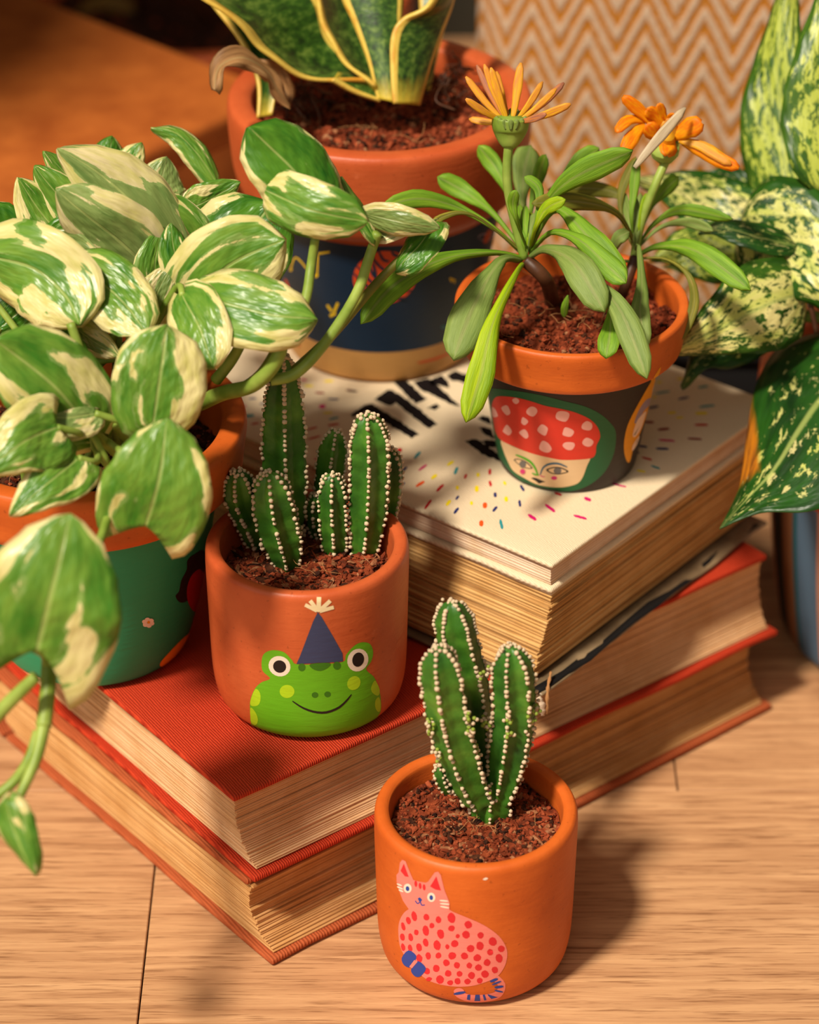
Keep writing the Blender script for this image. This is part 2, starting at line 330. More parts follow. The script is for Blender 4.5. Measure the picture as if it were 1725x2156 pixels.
def ruled(parent, name, A, B, mat, bulge=.0, n=26, m=12, thick=.0006, wave=0, label=None):
    """blade between two hand-placed edges (pixel x, pixel y, depth); bulge lifts the middle towards its face"""
    a = catmull([at(*p) for p in A], n); b = catmull([at(*p) for p in B], n); vs, fs, uvs = [], [], []
    for i in range(n+1):
        w = b[i] - a[i]; T = ((a[min(i+1, n)]+b[min(i+1, n)]) - (a[max(i-1, 0)]+b[max(i-1, 0)])).normalized(); N = w.cross(T)
        N = N.normalized() if N.length > 1e-9 else Vector((0, -1, 0))
        if N.dot(CAM - a[i]) < 0: N = -N
        for j in range(m+1):
            v = j/m; q = a[i] + w*v + N * (w.length * bulge * (1-(2*v-1)**2)) + N * (w.length * wave * math.sin(i*.55 + 3*v) * abs(2*v-1)**2)
            vs.append(q); uvs.append((i/n, v))
    for i in range(n):
        for j in range(m):
            k = i*(m+1)+j; fs.append((k, k+1, k+m+2, k+m+1))
    me = mesh(name, vs, fs); uvl = me.uv_layers.new(name='UVMap')
    for lp in me.loops: uvl.data[lp.index].uv = uvs[lp.vertex_index]
    o = link(name, me, parent, mat, True, label); sm = o.modifiers.new('thickness', 'SOLIDIFY'); sm.thickness = thick; sm.offset = 0
    return o
def tube_data(P3, rad, seg=10, n=None):
    n = n or max(6, len(P3) * 5); mid = catmull(P3, n); vs, fs = [], []
    X = None
    for i, c in enumerate(mid):
        T = (mid[min(i+1, n)] - mid[max(i-1, 0)]).normalized()
        if X is None: X = T.orthogonal().normalized()
        X = (X - T * X.dot(T)).normalized(); Y = T.cross(X)
        t = i / n; r = rad(t) if callable(rad) else rad
        for k in range(seg):
            a = 2 * math.pi * k / seg; vs.append(c + X * (r * math.cos(a)) + Y * (r * math.sin(a)))
    for i in range(n):
        for k in range(seg):
            fs.append((i*seg+k, i*seg+(k+1) % seg, (i+1)*seg+(k+1) % seg, (i+1)*seg+k))
    fs.append(tuple(range(seg))[::-1]); fs.append(tuple(n*seg+k for k in range(seg)))
    return vs, fs
def tube(parent, name, P3, rad, mat, seg=10, label=None):
    vs, fs = tube_data(P3, rad, seg); return link(name, mesh(name, vs, fs), parent, mat, True, label)
def ptube(parent, name, pts, wpx, mat, taper=1.0, label=None):
    d0 = pts[0][2]; r = wpx * d0 / F / 2
    return tube(parent, name, [at(*p) for p in pts], (lambda t: r * (1 + (taper - 1) * t)), mat, label=label)

class Pot:
    def __init__(s, parent, c, z0, prof, mats, bands=None, inner=None, name='pot', seg=144, sub=10):
        s.c = c; s.z0 = z0
        # smooth outer profile
        pts = [Vector((r, z, 0)) for r, z in prof]; s.out = catmull(pts, len(prof) * sub)
        s.arc = [0]
        for a, b in zip(s.out, s.out[1:]): s.arc.append(s.arc[-1] + (b - a).length)
        s.R = max(p.x for p in s.out)
        ins = [Vector((r, z, 0)) for r, z in inner]; full = [Vector((.0005, prof[0][1], 0))] + list(s.out) + catmull(ins, len(ins) * 4) + [Vector((.0005, inner[-1][1], 0))]
        vs, fs = [], []
        for p in full:
            for k in range(seg):
                a = 2 * math.pi * k / seg; vs.append((c[0] + p.x * math.cos(a), c[1] + p.x * math.sin(a), z0 + p.y))
        for i in range(len(full) - 1):
            for k in range(seg): fs.append((i*seg+k, i*seg+(k+1) % seg, (i+1)*seg+(k+1) % seg, (i+1)*seg+k))
        me = mesh(name, vs, fs); s.o = link(name, me, parent, mats, True)
        if bands:
            no = len(s.out) + 1
            for f in me.polygons:
                i = f.index // seg; k = f.index % seg
                z = (full[i].y + full[i+1].y) / 2
                f.material_index = bands(z, i < no, k * 360 / seg)
    def radius(s, z):
        for a, b in zip(s.out, s.out[1:]):
            lo, hi = min(a.y, b.y), max(a.y, b.y)
            if lo <= z <= hi and hi > lo: return a.x + (b.x - a.x) * (z - a.y) / (b.y - a.y)
        return s.out[0].x if z < s.out[0].y else s.out[-1].x
    def hit(s, px, py):
        r = ray(px, py) / F; c = Vector((s.c[0], s.c[1]))
        def f(t):
            p = CAM + r * t; return math.hypot(p.x - c.x, p.y - c.y) - s.radius(max(0.0002, p.z - s.z0))
        d0 = dep(Vector((s.c[0], s.c[1], s.z0))); best = None; t = d0 - s.R * 1.8; prev = f(t); bt = t; bv = prev
        while t < d0 + s.R:
            t2 = t + .0015; v = f(t2)
            if v < bv: bv = v; bt = t2
            if prev > 0 and v <= 0:
                a, b = t, t2
                for _ in range(30):
                    mm = (a + b) / 2
                    if f(mm) > 0: a = mm
                    else: b = mm
                bt = b; break
            t, prev = t2, v
        p = CAM + r * bt; z = max(.0003, p.z - s.z0); th = math.atan2(p.y - c.y, p.x - c.x)
        for i, (a, b) in enumerate(zip(s.out, s.out[1:])):
            if min(a.y, b.y) <= z <= max(a.y, b.y) and abs(b.y - a.y) > 1e-9:
                return th, s.arc[i] + (s.arc[i+1] - s.arc[i]) * (z - a.y) / (b.y - a.y)
        return th, 0.001
    def surf(s, th, arc, off):
        for i in range(len(s.arc) - 1):
            if s.arc[i] <= arc <= s.arc[i+1] or i == len(s.arc) - 2:
                f = (arc - s.arc[i]) / max(1e-9, s.arc[i+1] - s.arc[i]); a, b = s.out[i], s.out[i+1]; p = a.lerp(b, f)
                tg = (b - a).normalized(); nx, nz = tg.y, -tg.x; break
        r = p.x + nx * off; z = p.y + nz * off
        return Vector((s.c[0] + r * math.cos(th), s.c[1] + r * math.sin(th), s.z0 + z))
    def paint(s, name, layers, label=None):
        """layers: (pixel polygon, material key); each lies just over the one before, following the clay"""
        VS, FS, MI, mats = [], [], [], []
        lev = []
        for li, (poly, mk) in enumerate(layers):
            xs = [p[0] for p in poly]; ys = [p[1] for p in poly]; bb = (min(xs), max(xs), min(ys), max(ys)); sh = lambda q: q
            l_ = 0
            for ob, ol in lev:
                ox = min(bb[1], ob[1]) - max(bb[0], ob[0]); oy = min(bb[3], ob[3]) - max(bb[2], ob[2])
                if ox > 1.5 and oy > 1.5: l_ = max(l_, ol + 1)
            lev.append((bb, l_))
            pts = [s.hit(*p) for p in poly]; Rm = s.R
            pl = [(((th + math.pi/2 + math.pi) % (2*math.pi) - math.pi) * Rm, a) for th, a in pts]
            bm = fill_poly(pl, .0018)
            if mk not in mats: mats.append(mk)
            base = len(VS); bm.verts.index_update()
            for v in bm.verts: VS.append(s.surf(v.co.x / Rm - math.pi/2, v.co.y, .00010 + .00005 * l_))
            for f in bm.faces: FS.append([base + v.index for v in f.verts]); MI.append(mats.index(mk))
            bm.free()
        me = mesh(name, VS, FS); o = link(name, me, s.o, [P[k] for k in mats], True, label)
        for f, i in zip(me.polygons, MI): f.material_index = i
        bm = bmesh.new(); bm.from_mesh(me)
        cx = Vector((s.c[0], s.c[1], 0)) - world_off(s.o)
        for f in bm.faces:
            q = f.calc_center_median(); d = Vector((q.x - cx.x, q.y - cx.y, -.0001))
            if f.normal.dot(d) < 0: f.normal_flip()
        bm.to_mesh(me); bm.free(); return o
def fill_poly(pl, step):
    bm = bmesh.new(); vs = [bm.verts.new((x, y, 0)) for x, y in pl]
    for i in range(len(vs)):
        try: bm.edges.new((vs[i], vs[(i+1) % len(vs)]))
        except ValueError: pass
    bmesh.ops.triangle_fill(bm, edges=bm.edges[:], use_beauty=True)
    for ax in (0, 1):
        lo = min(p[ax] for p in pl); hi = max(p[ax] for p in pl); k = math.ceil(lo / step) * step
        while k < hi:
            co = (k, 0, 0) if ax == 0 else (0, k, 0); no = (1, 0, 0) if ax == 0 else (0, 1, 0)
            bmesh.ops.bisect_plane(bm, geom=bm.verts[:] + bm.edges[:] + bm.faces[:], plane_co=co, plane_no=no); k += step
    return bm
def Z(off, sc, pts): return [(off[0] + x / sc, off[1] + y / sc) for x, y in pts]
def smooth(pts, n=6):
    m = len(pts); out = []
    for i in range(m):
        a, b, c, d = pts[i-1], pts[i], pts[(i+1) % m], pts[(i+2) % m]
        for k in range(n):
            f = k / n
            out.append(tuple(.5 * (2*b[q] + (c[q]-a[q])*f + (2*a[q]-5*b[q]+4*c[q]-d[q])*f*f + (3*b[q]-a[q]-3*c[q]+d[q])*f**3) for q in (0, 1)))
    return out
def ell(cx, cy, rx, ry, rot=0, n=20):
    c, s_ = math.cos(R(rot)), math.sin(R(rot))
    return [(cx + rx*math.cos(a)*c - ry*math.sin(a)*s_, cy + rx*math.cos(a)*s_ + ry*math.sin(a)*c) for a in [2*math.pi*i/n for i in range(n)]]
def stroke(pts, w, taper=True, n=16):
    mid = catmull([Vector((*p, 0)) for p in pts], n); L, Rr = [], []
    for i, c in enumerate(mid):
        T = (mid[min(i+1, n)] - mid[max(i-1, 0)]).normalized(); N = Vector((-T.y, T.x, 0)); t = i / n
        h = w / 2 * (max(.25, math.sin(math.pi * (t * .9 + .05)) ** .5) if taper else 1)
        L.append((c.x + N.x*h, c.y + N.y*h)); Rr.append((c.x - N.x*h, c.y - N.y*h))
    return L + Rr[::-1]

ICO = bmesh.new(); bmesh.ops.create_icosphere(ICO, subdivisions=1, radius=1); ICO.verts.index_update()
ICO_V = [v.co.copy() for v in ICO.verts]; ICO_F = [[v.index for v in f.verts] for f in ICO.faces]; ICO.free()
def soil(parent, c, r, z, n, size, mats, hgt=.002, weights=(5, 5, 3, 1), seed=1, chips=0, threads=10, base_i=0, holes=()):
    rs = random.Random(seed)
    def H(x, y):
        h = hgt * (mnoise.noise(Vector((x * 70 + seed, y * 70, 0))) + .6 * mnoise.noise(Vector((x * 180, y * 180, seed))))
        return h
    vs, fs = [(c[0], c[1], z + H(0, 0))], []; rings, seg = 26, 72
    for i in range(1, rings + 1):
        for k in range(seg):
            a = 2*math.pi*k/seg; rr = r * i / rings; x, y = rr*math.cos(a), rr*math.sin(a)
            vs.append((c[0]+x, c[1]+y, z + H(x, y) + .0008*mnoise.noise(Vector((x*600, y*600, 3)))))
    for k in range(seg): fs.append((0, 1+k, 1+(k+1) % seg))
    for i in range(rings-1):
        for k in range(seg): fs.append((1+i*seg+k, 1+(i+1)*seg+k, 1+(i+1)*seg+(k+1) % seg, 1+i*seg+(k+1) % seg))
    so_ = link('soil', mesh('soil', vs, fs), parent, mats[base_i], True)
    V, Fc, MI = [], [], []
    pool = [i for i, w in enumerate(weights) for _ in range(w)]
    for q in range(n):
        a = rs.random()*2*math.pi; rr = r*math.sqrt(rs.random())*.985; x, y = rr*math.cos(a), rr*math.sin(a)
        sz = size * (.45 + 1.1 * rs.random() ** 2.2)
        chip = q < chips
        sc = Vector((sz * rs.uniform(.8, 1.3), sz * rs.uniform(.6, 1), sz * rs.uniform(.5, .9))) if not chip else Vector((size * rs.uniform(1.8, 4.6), size * rs.uniform(.8, 1.8), size * rs.uniform(.4, .8)))
        M = Matrix.Rotation(rs.random()*6.3, 3, 'Z') @ Matrix.Rotation(rs.gauss(0, .5), 3, 'X') @ Matrix.Rotation(rs.gauss(0, .4), 3, 'Y')
        b = len(V); cc = Vector((c[0]+x, c[1]+y, z + H(x, y) + sc.z * .45))
        for v in ICO_V:
            j = rs.uniform(.72, 1.2); V.append(cc + M @ Vector((v.x*sc.x*j, v.y*sc.y*j, v.z*sc.z*j)))
        mi = rs.choice(pool)
        for f in ICO_F: Fc.append([b+i for i in f]); MI.append(mi)
    me = mesh('soil_crumbs', V, Fc); o = link('soil_crumbs', me, so_, mats, False, None, 'stuff'); me.polygons.foreach_set('material_index', MI)
    V, Fc = [], []
    for q in range(threads):
        a = rs.random()*6.28; rr = r*rs.random()*.85; p = Vector((c[0]+rr*math.cos(a), c[1]+rr*math.sin(a), z + hgt + size*.7)); an = rs.random()*6.28; P3 = []
        for k in range(5):
            P3.append(p.copy()); an += rs.gauss(0, .5); p += Vector((math.cos(an), math.sin(an), rs.gauss(0, .25))) * r*.07
        v, f = tube_data(P3, .00013, 5); b = len(V); V += v; Fc += [[b+i for i in x] for x in f]
    if V: link('root_fibres', mesh('root_fibres', V, Fc), so_, THREAD, True, None, 'stuff')
    return so_

def cactus(parent, pts, w, ribs=5, taper_top=.12, rot=0, base_pinch=.6, name='cactus_stem', dots=1.0, label=None, depth_r=.30, tip=.5):
    """ribbed column along 3-D points base -> top; w = full width in metres; rows of woolly dots on every rib"""
    n = max(14, int(sum((b-a).length for a, b in zip(pts, pts[1:])) / .0022)); mid = catmull(pts, n); seg = ribs * 8; vs, fs = [], []; X = None; frames = []
    L = sum((b-a).length for a, b in zip(mid, mid[1:])); s = 0
    for i, c in enumerate(mid):
        T = (mid[min(i+1, n)] - mid[max(i-1, 0)]).normalized()
        if X is None: X = (Vector((1, 0, 0)) - T * T.x).normalized()
        X = (X - T * X.dot(T)).normalized(); Y = T.cross(X)
        if i: s += (mid[i]-mid[i-1]).length
        top = max(0, (s - (L - w * .62 * (1 + tip))) / (w * .62 * (1 + tip))); k = math.sqrt(max(0.004, 1 - top ** 2.1)); bp = base_pinch + (1 - base_pinch) * min(1, s / L / .35) ** .7
        r = w / 2 * k * bp * (1 + .04 * math.sin(s * 700 + rot)); frames.append((c, X.copy(), Y.copy(), T, r))
        for q in range(seg):
            a = 2*math.pi*q/seg + rot; ph = q / seg * ribs % 1; d = abs(ph - .5) * 2      # d=1 on a rib crest
            rr = r * (1 - depth_r * (1 - d ** 1.6)); vs.append(c + X * rr * math.cos(a) + Y * rr * math.sin(a))
    for i in range(n):
        for q in range(seg): fs.append((i*seg+q, i*seg+(q+1) % seg, (i+1)*seg+(q+1) % seg, (i+1)*seg+q))
    fs.append(tuple(n*seg+q for q in range(seg)))
    st = link(name, mesh(name, vs, fs), parent, CACT, True, label)
    V, Fc = [], []; rs = random.Random(int(w*1e5)+n); step = .0031
    for rb in range(ribs):
        a = 2*math.pi*rb/ribs + rot; s = 0; nxt = step * rs.random()
        for i in range(1, n+1):
            s += (mid[i]-mid[i-1]).length
            if s >= nxt and frames[i][4] > w * .05:
                nxt += step * rs.uniform(.85, 1.15) * (1 if s < L * .8 else .62); c, X, Y, T, r = frames[i]
                p = c + (X*math.cos(a) + Y*math.sin(a)) * (r * 1.01); rad = .00104 * dots * rs.uniform(.75, 1.15); b = len(V)
                V += [p + v * (rad * rs.uniform(.85, 1.15)) for v in ICO_V]; Fc += [[b+j for j in f] for f in ICO_F]
    c = mid[-1]
    for q in range(9):
        p = c + Vector((rs.gauss(0, w*.09), rs.gauss(0, w*.09), rs.uniform(-.0008, .0004))); b = len(V); V += [p + v*.0008*dots for v in ICO_V]; Fc += [[b+j for j in f] for f in ICO_F]
    link('areoles', mesh('areoles', V, Fc), st, AREOLE, True, None, 'stuff'); return st

# ================================================================ setting
fb = link('floor', from_bm(box_bm(-1.7, 1.7, -.5, 2.2, -.05, -.004), 'floor'), None, SEAM); fb['kind'] = 'structure'
rows = [(.255, .3), (.445, -.42), (.635, .1), (.825, -.31), (1.015, -.12), (1.205, .131), (1.395, -.4), (1.585, .05), (1.775, -.2), (1.965, .3)]
for y0, jx in rows:
    xs = [-1.5, jx, jx + 1.2] if jx > -.3 else [-1.5, jx, jx + 1.2]
    for x0, x1 in zip(xs, xs[1:]):
        x1 = min(x1, 1.6)
        link('plank', from_bm(box_bm(x0 + .0004, x1 - .0004, y0 + .00015, y0 + .18985, -.01, 0, .0004, 1), 'plank'), fb, WOOD)
wall = link('wall_back', from_bm(box_bm(-1.7, 1.7, 2.12, 2.2, 0, 1.9), 'wall_back'), None, DARKWALL); wall['kind'] = 'structure'

wl = mesh('shade_panel', [Vector(p) for z in (0, 1.08) for p in ((-.59, 1.2, z), (-.56, 1.2, z), (-.35, 2.12, z), (-.38, 2.12, z))], [(3, 2, 1, 0), (4, 5, 6, 7), (0, 1, 5, 4), (1, 2, 6, 5), (2, 3, 7, 6), (3, 0, 4, 7)])
wl = link('shade_panel', wl, None, DARKWALL); wl['kind'] = 'structure'  # added panel, mostly out of view, casts the shadow across the stool

# ================================================================ books
def frame(corner, ang):
    return Matrix.Translation(corner) @ Matrix.Rotation(R(ang), 4, 'Z')
def place_local(root, name, bm, mat, sm=True, label=None, parent=None, kind=None):
    o = bpy.data.objects.new(name, from_bm(bm, name)); COL.objects.link(o); o.data.materials.append(mat); o.parent = parent or root
    if sm: o.data.polygons.foreach_set('use_smooth', [True]*len(o.data.polygons)); 
    if sm:
        try: o.data.set_sharp_from_angle(angle=R(50))
        except Exception: pass
    if label: o['label'] = label
    if kind: o['kind'] = kind
    return o
def cover(L, Wd, z0, z1, bev, wob=0, nx=24, ny=16, ox=0):
    """cover board: rounded slab with slightly uneven edges"""
    b = box_bm(0, L, 0, Wd, z0, z1, 0)
    bmesh.ops.subdivide_edges(b, edges=[e for e in b.edges if abs(e.verts[0].co.z-e.verts[1].co.z) < 1e-6], cuts=14, use_grid_fill=True)
    if wob:
        for v in b.verts:
            v.co.z += wob * mnoise.noise(Vector((v.co.x*22+ox, v.co.y*22, ox))); v.co.x += wob*.6*mnoise.noise(Vector((v.co.y*25, ox, 1))); v.co.y += wob*.6*mnoise.noise(Vector((v.co.x*25, ox, 5)))
    ed = [e for e in b.edges if e.calc_face_angle(0) > .8]
    bmesh.ops.bevel(b, geom=ed, offset=bev, segments=3, affect='EDGES', profile=.5)
    return b
def pageblock(x0, x1, y0, y1, z0, z1, n, con_y=.0, con_x=0, shear=(0, 0), jit=.0004, seed=3, nseg=10, grow=1.0, rnd=.0003):
    """stack of n gatherings, each a thin slab with rounded, uneven edges; con_* = hollow fore-edge"""
    rs = random.Random(seed); bm = bmesh.new(); hs = [rs.uniform(.7, 1.3) * (grow + (1-grow) * i / n) for i in range(n)]; tot = sum(hs); z = z0
    for i in range(n):
        h = hs[i]/tot*(z1-z0); s = (z + h/2 - z0)/(z1-z0); q = 1-(2*s-1)**2
        ax, ay = con_x*q + shear[0]*(1-s)**1.5 + rs.gauss(0, jit), con_y*q + shear[1]*(1-s) + rs.gauss(0, jit)
        bx = x1 + rs.gauss(0, jit); by = y1 + (con_y*q)
        rings = []
        for zz, ins in ((z+.00003, rnd), (z+h*.3, 0), (z+h*.7, 0), (z+h-.00003, rnd)):
            ring = []
            cs = [(x0+ax+ins, y0+ay+ins), (bx-ins, y0+ay+ins), (bx-ins, by-ins), (x0+ax+ins, by-ins)]
            for k in range(4):
                a, b = cs[k], cs[(k+1) % 4]
                for u in range(nseg):
                    f = u/nseg; px, py = a[0]+(b[0]-a[0])*f, a[1]+(b[1]-a[1])*f; w = mnoise.noise(Vector((px*18, py*18, seed)))*.0006
                    ring.append(bm.verts.new((px, py, zz + w*min(1, i/3, (n-1-i)/3))))
            rings.append(ring)
        m = len(rings[0])
        for a, b in zip(rings, rings[1:]):
            for k in range(m): bm.faces.new((a[k], a[(k+1) % m], b[(k+1) % m], b[k]))
        bm.faces.new(rings[-1]); bm.faces.new(rings[0][::-1]); z += h
    return bm
def spine_bm(L, y0, z0, z1, bulge, th):
    """half-round cloth spine running along x at y0"""
    bm = bmesh.new(); n = 14; rr = []
    for side in (0, 1):
        for x in (0, L):
            ring = []
            for i in range(n+1):
                a = -math.pi/2 + math.pi*i/n; k = bulge - side*th
                ring.append(bm.verts.new((x, y0 + k*math.cos(a), (z0+z1)/2 + ((z1-z0)/2 - side*th)*math.sin(a))))
            rr.append(ring)
    a, b, c, d = rr
    for i in range(n):
        bm.faces.new((a[i], a[i+1], b[i+1], b[i])); bm.faces.new((c[i+1], c[i], d[i], d[i+1]))
        bm.faces.new((a[i+1], a[i], c[i], c[i+1])); bm.faces.new((b[i], b[i+1], d[i+1], d[i]))
    bm.faces.new((a[0], b[0], d[0], c[0])); bm.faces.new((a[n], c[n], d[n], b[n]))
    return bm
def hardback(name, corner, ang, L, Wd, H, cmat, pmat, label, nsl, con, seed, ct=.0032, over=.0038, top=(-.005, .0065), inset=0):
    t = thing(name, corner, label, 'book'); t.rotation_euler = (0, 0, R(ang))
    place_local(t, 'back_cover', cover(L, Wd, 0, ct, .0012, .0012, ox=seed), cmat)
    fc = cover(L - inset, Wd - inset, H-ct, H, .0012, .0008, ox=seed+4); bmesh.ops.translate(fc, verts=fc.verts[:], vec=(top[0] + inset * .2, top[1] + inset, 0))
    place_local(t, 'front_cover', fc, cmat)
    place_local(t, 'spine', spine_bm(L, Wd+.002, .0004, H-.0004, .013, .0016), cmat)
    place_local(t, 'page_block', pageblock(over + top[0], L-over, over + top[1], Wd-.004, ct+.0004, H-ct-.0004, nsl, con, 0, (-top[0], -top[1]), .0003, seed, 10, .6), pmat, False, kind='stuff')
    return t
bA = hardback('hardback_book', (-.062, 1.073, .0006), 39, .316, .222, .0435, RUST_CLOTH, PAGE_TAN, 'worn rust-brown cloth hardback with tanned pages, lowest of the stack on the floor', 30, .009, 3, inset=.006)
bB = hardback('hardback_book', (-.0690, 1.0765, .0453), 37.8, .320, .222, .0465, RED_CLOTH, PAGE_PALE, 'red cloth hardback with pale page edges, second from the bottom of the stack', 36, .005, 8)
bB.rotation_euler[0] = 0
# thick coverless old book
bC = thing('old_book', (.058, 1.156, .0930), 'thick old book with yellowed page edges and torn jacket, under the canvas notebook', 'book'); bC.rotation_euler = (0, 0, R(51.5))
place_local(bC, 'page_block', pageblock(.0175, .186, .003, .262, .0028, .0425, 27, 0, 0, (-.0150, 0), .0005, 12, 14, 1, .0007), PAGE_OLD, False, kind='stuff')
bc_ = cover(.190, .274, 0, .0016, .0007, .0020, ox=2); bmesh.ops.translate(bc_, verts=bc_.verts[:], vec=(0, -.006, 0)); place_local(bC, 'back_cover', bc_, PLASTIC, label='torn glossy jacket with a dark edge')
fc = cover(.168, .258, .0428, .0438, .0004, .0006, ox=6); bmesh.ops.translate(fc, verts=fc.verts[:], vec=(.0175, .003, 0)); place_local(bC, 'front_cover', fc, CANVAS)
bC.location.x -= .002
# torn jacket strips
def strip(pts, w, mat, parent, name, label=None, th=.0003):
    mid = catmull([Vector(p) for p in pts], 14); vs, fs = [], []
    for i, c in enumerate(mid):
        T = (mid[min(i+1, 14)]-mid[max(i-1, 0)]).normalized(); S = T.cross(Vector((0, 0, 1))); S = S.normalized() if S.length > .01 else Vector((1, 0, 0))
        k = w/2*(1-.5*abs(i/14*2-1)**3)*(1+.35*math.sin(i*2.3)); vs += [c+S*k, c-S*k+Vector((0, 0, .0006*math.sin(i*1.7)))]
    for i in range(14): fs.append((2*i, 2*i+1, 2*i+3, 2*i+2))
    o = link(name, mesh(name, vs, fs), None, mat, True, label); o.parent = parent; m = o.modifiers.new('t', 'SOLIDIFY'); m.thickness = th; return o
strip([(-.004, .01, .001), (-.0045, -.001, .0022), (.03, -.004, .001), (.08, -.0045, .003), (.13, -.004, .001), (.184, -.003, .002)], .0045, BLACK, bC, 'jacket_flap', 'torn dark jacket edge')
strip([(0, -.001, .0005), (-.001, -.006, -.002), (-.002, -.008, -.008)], .003, PAGE_WHITE, bC, 'paper_shred')
strip([(.012, -.002, .006), (.004, -.006, .001), (.0, -.009, -.008)], .0014, THREAD, bC, 'paper_shred')
# canvas notebook
CZ = .1376
bD = thing('canvas_notebook', (.0645, 1.1695, CZ), 'natural canvas notebook with confetti strokes and black lettering, on top of the book stack', 'notebook'); bD.rotation_euler = (0, 0, R(51.5))
place_local(bD, 'back_cover', cover(.190, .292, 0, .0030, .0014, .0022, ox=9), CANVAS)
place_local(bD, 'front_cover', cover(.187, .290, .0138, .0162, .0010, .0, ox=3), CANVAS)
place_local(bD, 'page_block', pageblock(.002, .183, .0022, .288, .0034, .0136, 8, 0, 0, (0, 0), .0002, 5, 10), PAGE_WHITE, False, kind='stuff')
place_local(bD, 'spine', spine_bm(.187, .290, .0006, .0158, .004, .001), CANVAS)
CTOP = CZ + .0162

def flat_print(name, parent, layers, z):
    """ink lying on the level cover"""
    VS, FS, MI, mats = [], [], [], []; Minv = (Matrix.Translation(parent.location) @ Matrix.Rotation(parent.rotation_euler[2], 4, 'Z')).inverted()
    for li, (poly, mk) in enumerate(layers):
        pl = [(on(px, py, z).x, on(px, py, z).y) for px, py in poly]
        bm = bmesh.new(); vs = [bm.verts.new((x, y, 0)) for x, y in pl]
        for i in range(len(vs)):
            try: bm.edges.new((vs[i], vs[(i+1) % len(vs)]))
            except ValueError: pass
        bmesh.ops.triangle_fill(bm, edges=bm.edges[:]); bm.verts.index_update()
        if mk not in mats: mats.append(mk)
        b = len(VS); VS += [Minv @ Vector((v.co.x, v.co.y, z+.00012)) for v in bm.verts]
        for f in bm.faces:
            idx = [b+v.index for v in f.verts]
            FS.append(idx if f.normal.z > 0 else idx[::-1]); MI.append(mats.index(mk))
        bm.free()
    me = mesh(name, VS, FS); o = bpy.data.objects.new(name, me); COL.objects.link(o); o.parent = parent
    for k in mats: me.materials.append(INK[k])
    me.polygons.foreach_set('material_index', MI); return o
def rough_edge(pts, amp=1.3, step=4):
    out = []; rs = random.Random(5)
    for i in range(len(pts)):
        a, b = Vector(pts[i]), Vector(pts[(i+1) % len(pts)]); k = max(1, int((b-a).length/step))
        for j in range(k): p = a.lerp(b, j/k); out.append((p.x+rs.uniform(-amp, amp), p.y+rs.uniform(-amp, amp)))
    return out
LT = [[(88, 440), (250, 342), (320, 345), (780, 640), (700, 682), (590, 615), (380, 490), (275, 415), (165, 435), (110, 478)],
      [(322, 290), (475, 192), (600, 250), (965, 540), (870, 585), (545, 330), (480, 360)],
      [(520, 110), (660, 110), (860, 295), (740, 338)], [(858, 375), (950, 338), (992, 370), (930, 405)],
      [(720, 110), (880, 80), (1000, 180), (1190, 362), (1110, 345), (930, 250), (790, 200)], [(880, 90), (1010, 50), (1050, 85), (1095, 178), (1000, 152), (900, 150)],
      [(1050, 50), (1140, 5), (1300, 60), (1270, 130), (1100, 100)],
      [(1365, 480), (1420, 455), (1490, 480), (1530, 560), (1440, 518)], [(1378, 572), (1430, 568), (1510, 600), (1550, 700), (1440, 640)],
      [(1240, 708), (1330, 692), (1400, 715), (1600, 860), (1630, 935), (1480, 872), (1405, 835), (1340, 782)], [(1400, 712), (1450, 698), (1570, 718), (1610, 780), (1470, 768)]]
for p in LT: flat_print('letter_stroke', bD, [(rough_edge(Z((720, 780), 4.79, p)), 'black')], CTOP)
CF = []   # confetti: offset, scale, list of (x1,y1,x2,y2,width,ink)
A1 = [(155,130,205,78,20,'teal'),(190,222,255,178,16,'pink'),(410,182,462,152,22,'yellow'),(62,232,102,194,16,'navy'),(55,340,84,316,14,'navy'),(490,196,468,252,24,'teal'),(288,286,332,256,24,'yellow'),(560,250,545,286,20,'red'),
 (650,240,648,272,26,'yellow'),(742,210,738,256,24,'red'),(738,302,748,346,22,'red'),(848,306,862,336,22,'yellow'),(168,346,236,308,22,'orange'),(382,330,330,384,22,'red'),(490,340,488,372,26,'yellow'),(640,340,638,388,32,'yellow'),
 (976,334,1004,384,22,'navy'),(500,418,478,448,18,'navy'),(780,392,782,430,26,'navy'),(436,452,404,494,26,'yellow'),(598,460,598,490,24,'yellow'),(864,424,868,464,30,'yellow'),(288,448,238,520,20,'red'),(704,470,700,514,36,'orange'),
 (968,450,974,504,22,'navy'),(796,500,764,540,22,'navy'),(498,510,464,556,22,'navy'),(676,608,672,654,34,'orange'),(820,600,836,676,24,'teal'),(1168,484,1244,544,24,'pink'),(1036,562,1098,608,26,'pink'),(1388,568,1490,600,20,'pink'),
 (1470,432,1522,458,26,'pink'),(1240,394,1296,416,18,'red'),(1680,320,1740,340,14,'pink')]
CF += [((830, 930), 3.67, *a) for a in A1]
A2 = [(950,605,1020,625,24,'pink'),(990,690,1110,700,26,'yellow'),(1245,630,1370,635,28,'yellow'),(1130,780,1255,792,24,'maroon'),(1530,745,1680,770,26,'maroon'),(905,790,1000,798,20,'navy'),(1295,862,1440,872,20,'navy'),(1180,962,1268,962,52,'pink'),
 (1230,1046,1360,1046,22,'yellow'),(1310,1128,1440,1104,24,'teal'),(1295,1204,1445,1190,26,'red'),(1030,1262,1165,1230,22,'red'),(1040,1385,1205,1345,22,'red'),(270,860,370,860,20,'navy'),(412,925,480,922,18,'navy'),(190,958,238,956,26,'pink'),(218,1086,345,1078,34,'teal'),(300,1190,405,1178,22,'red'),
 (1120,1636,1150,1650,22,'pink'),(1180,1532,1215,1524,16,'navy'),(1190,50,1700,50,1,'navy')][:-1]
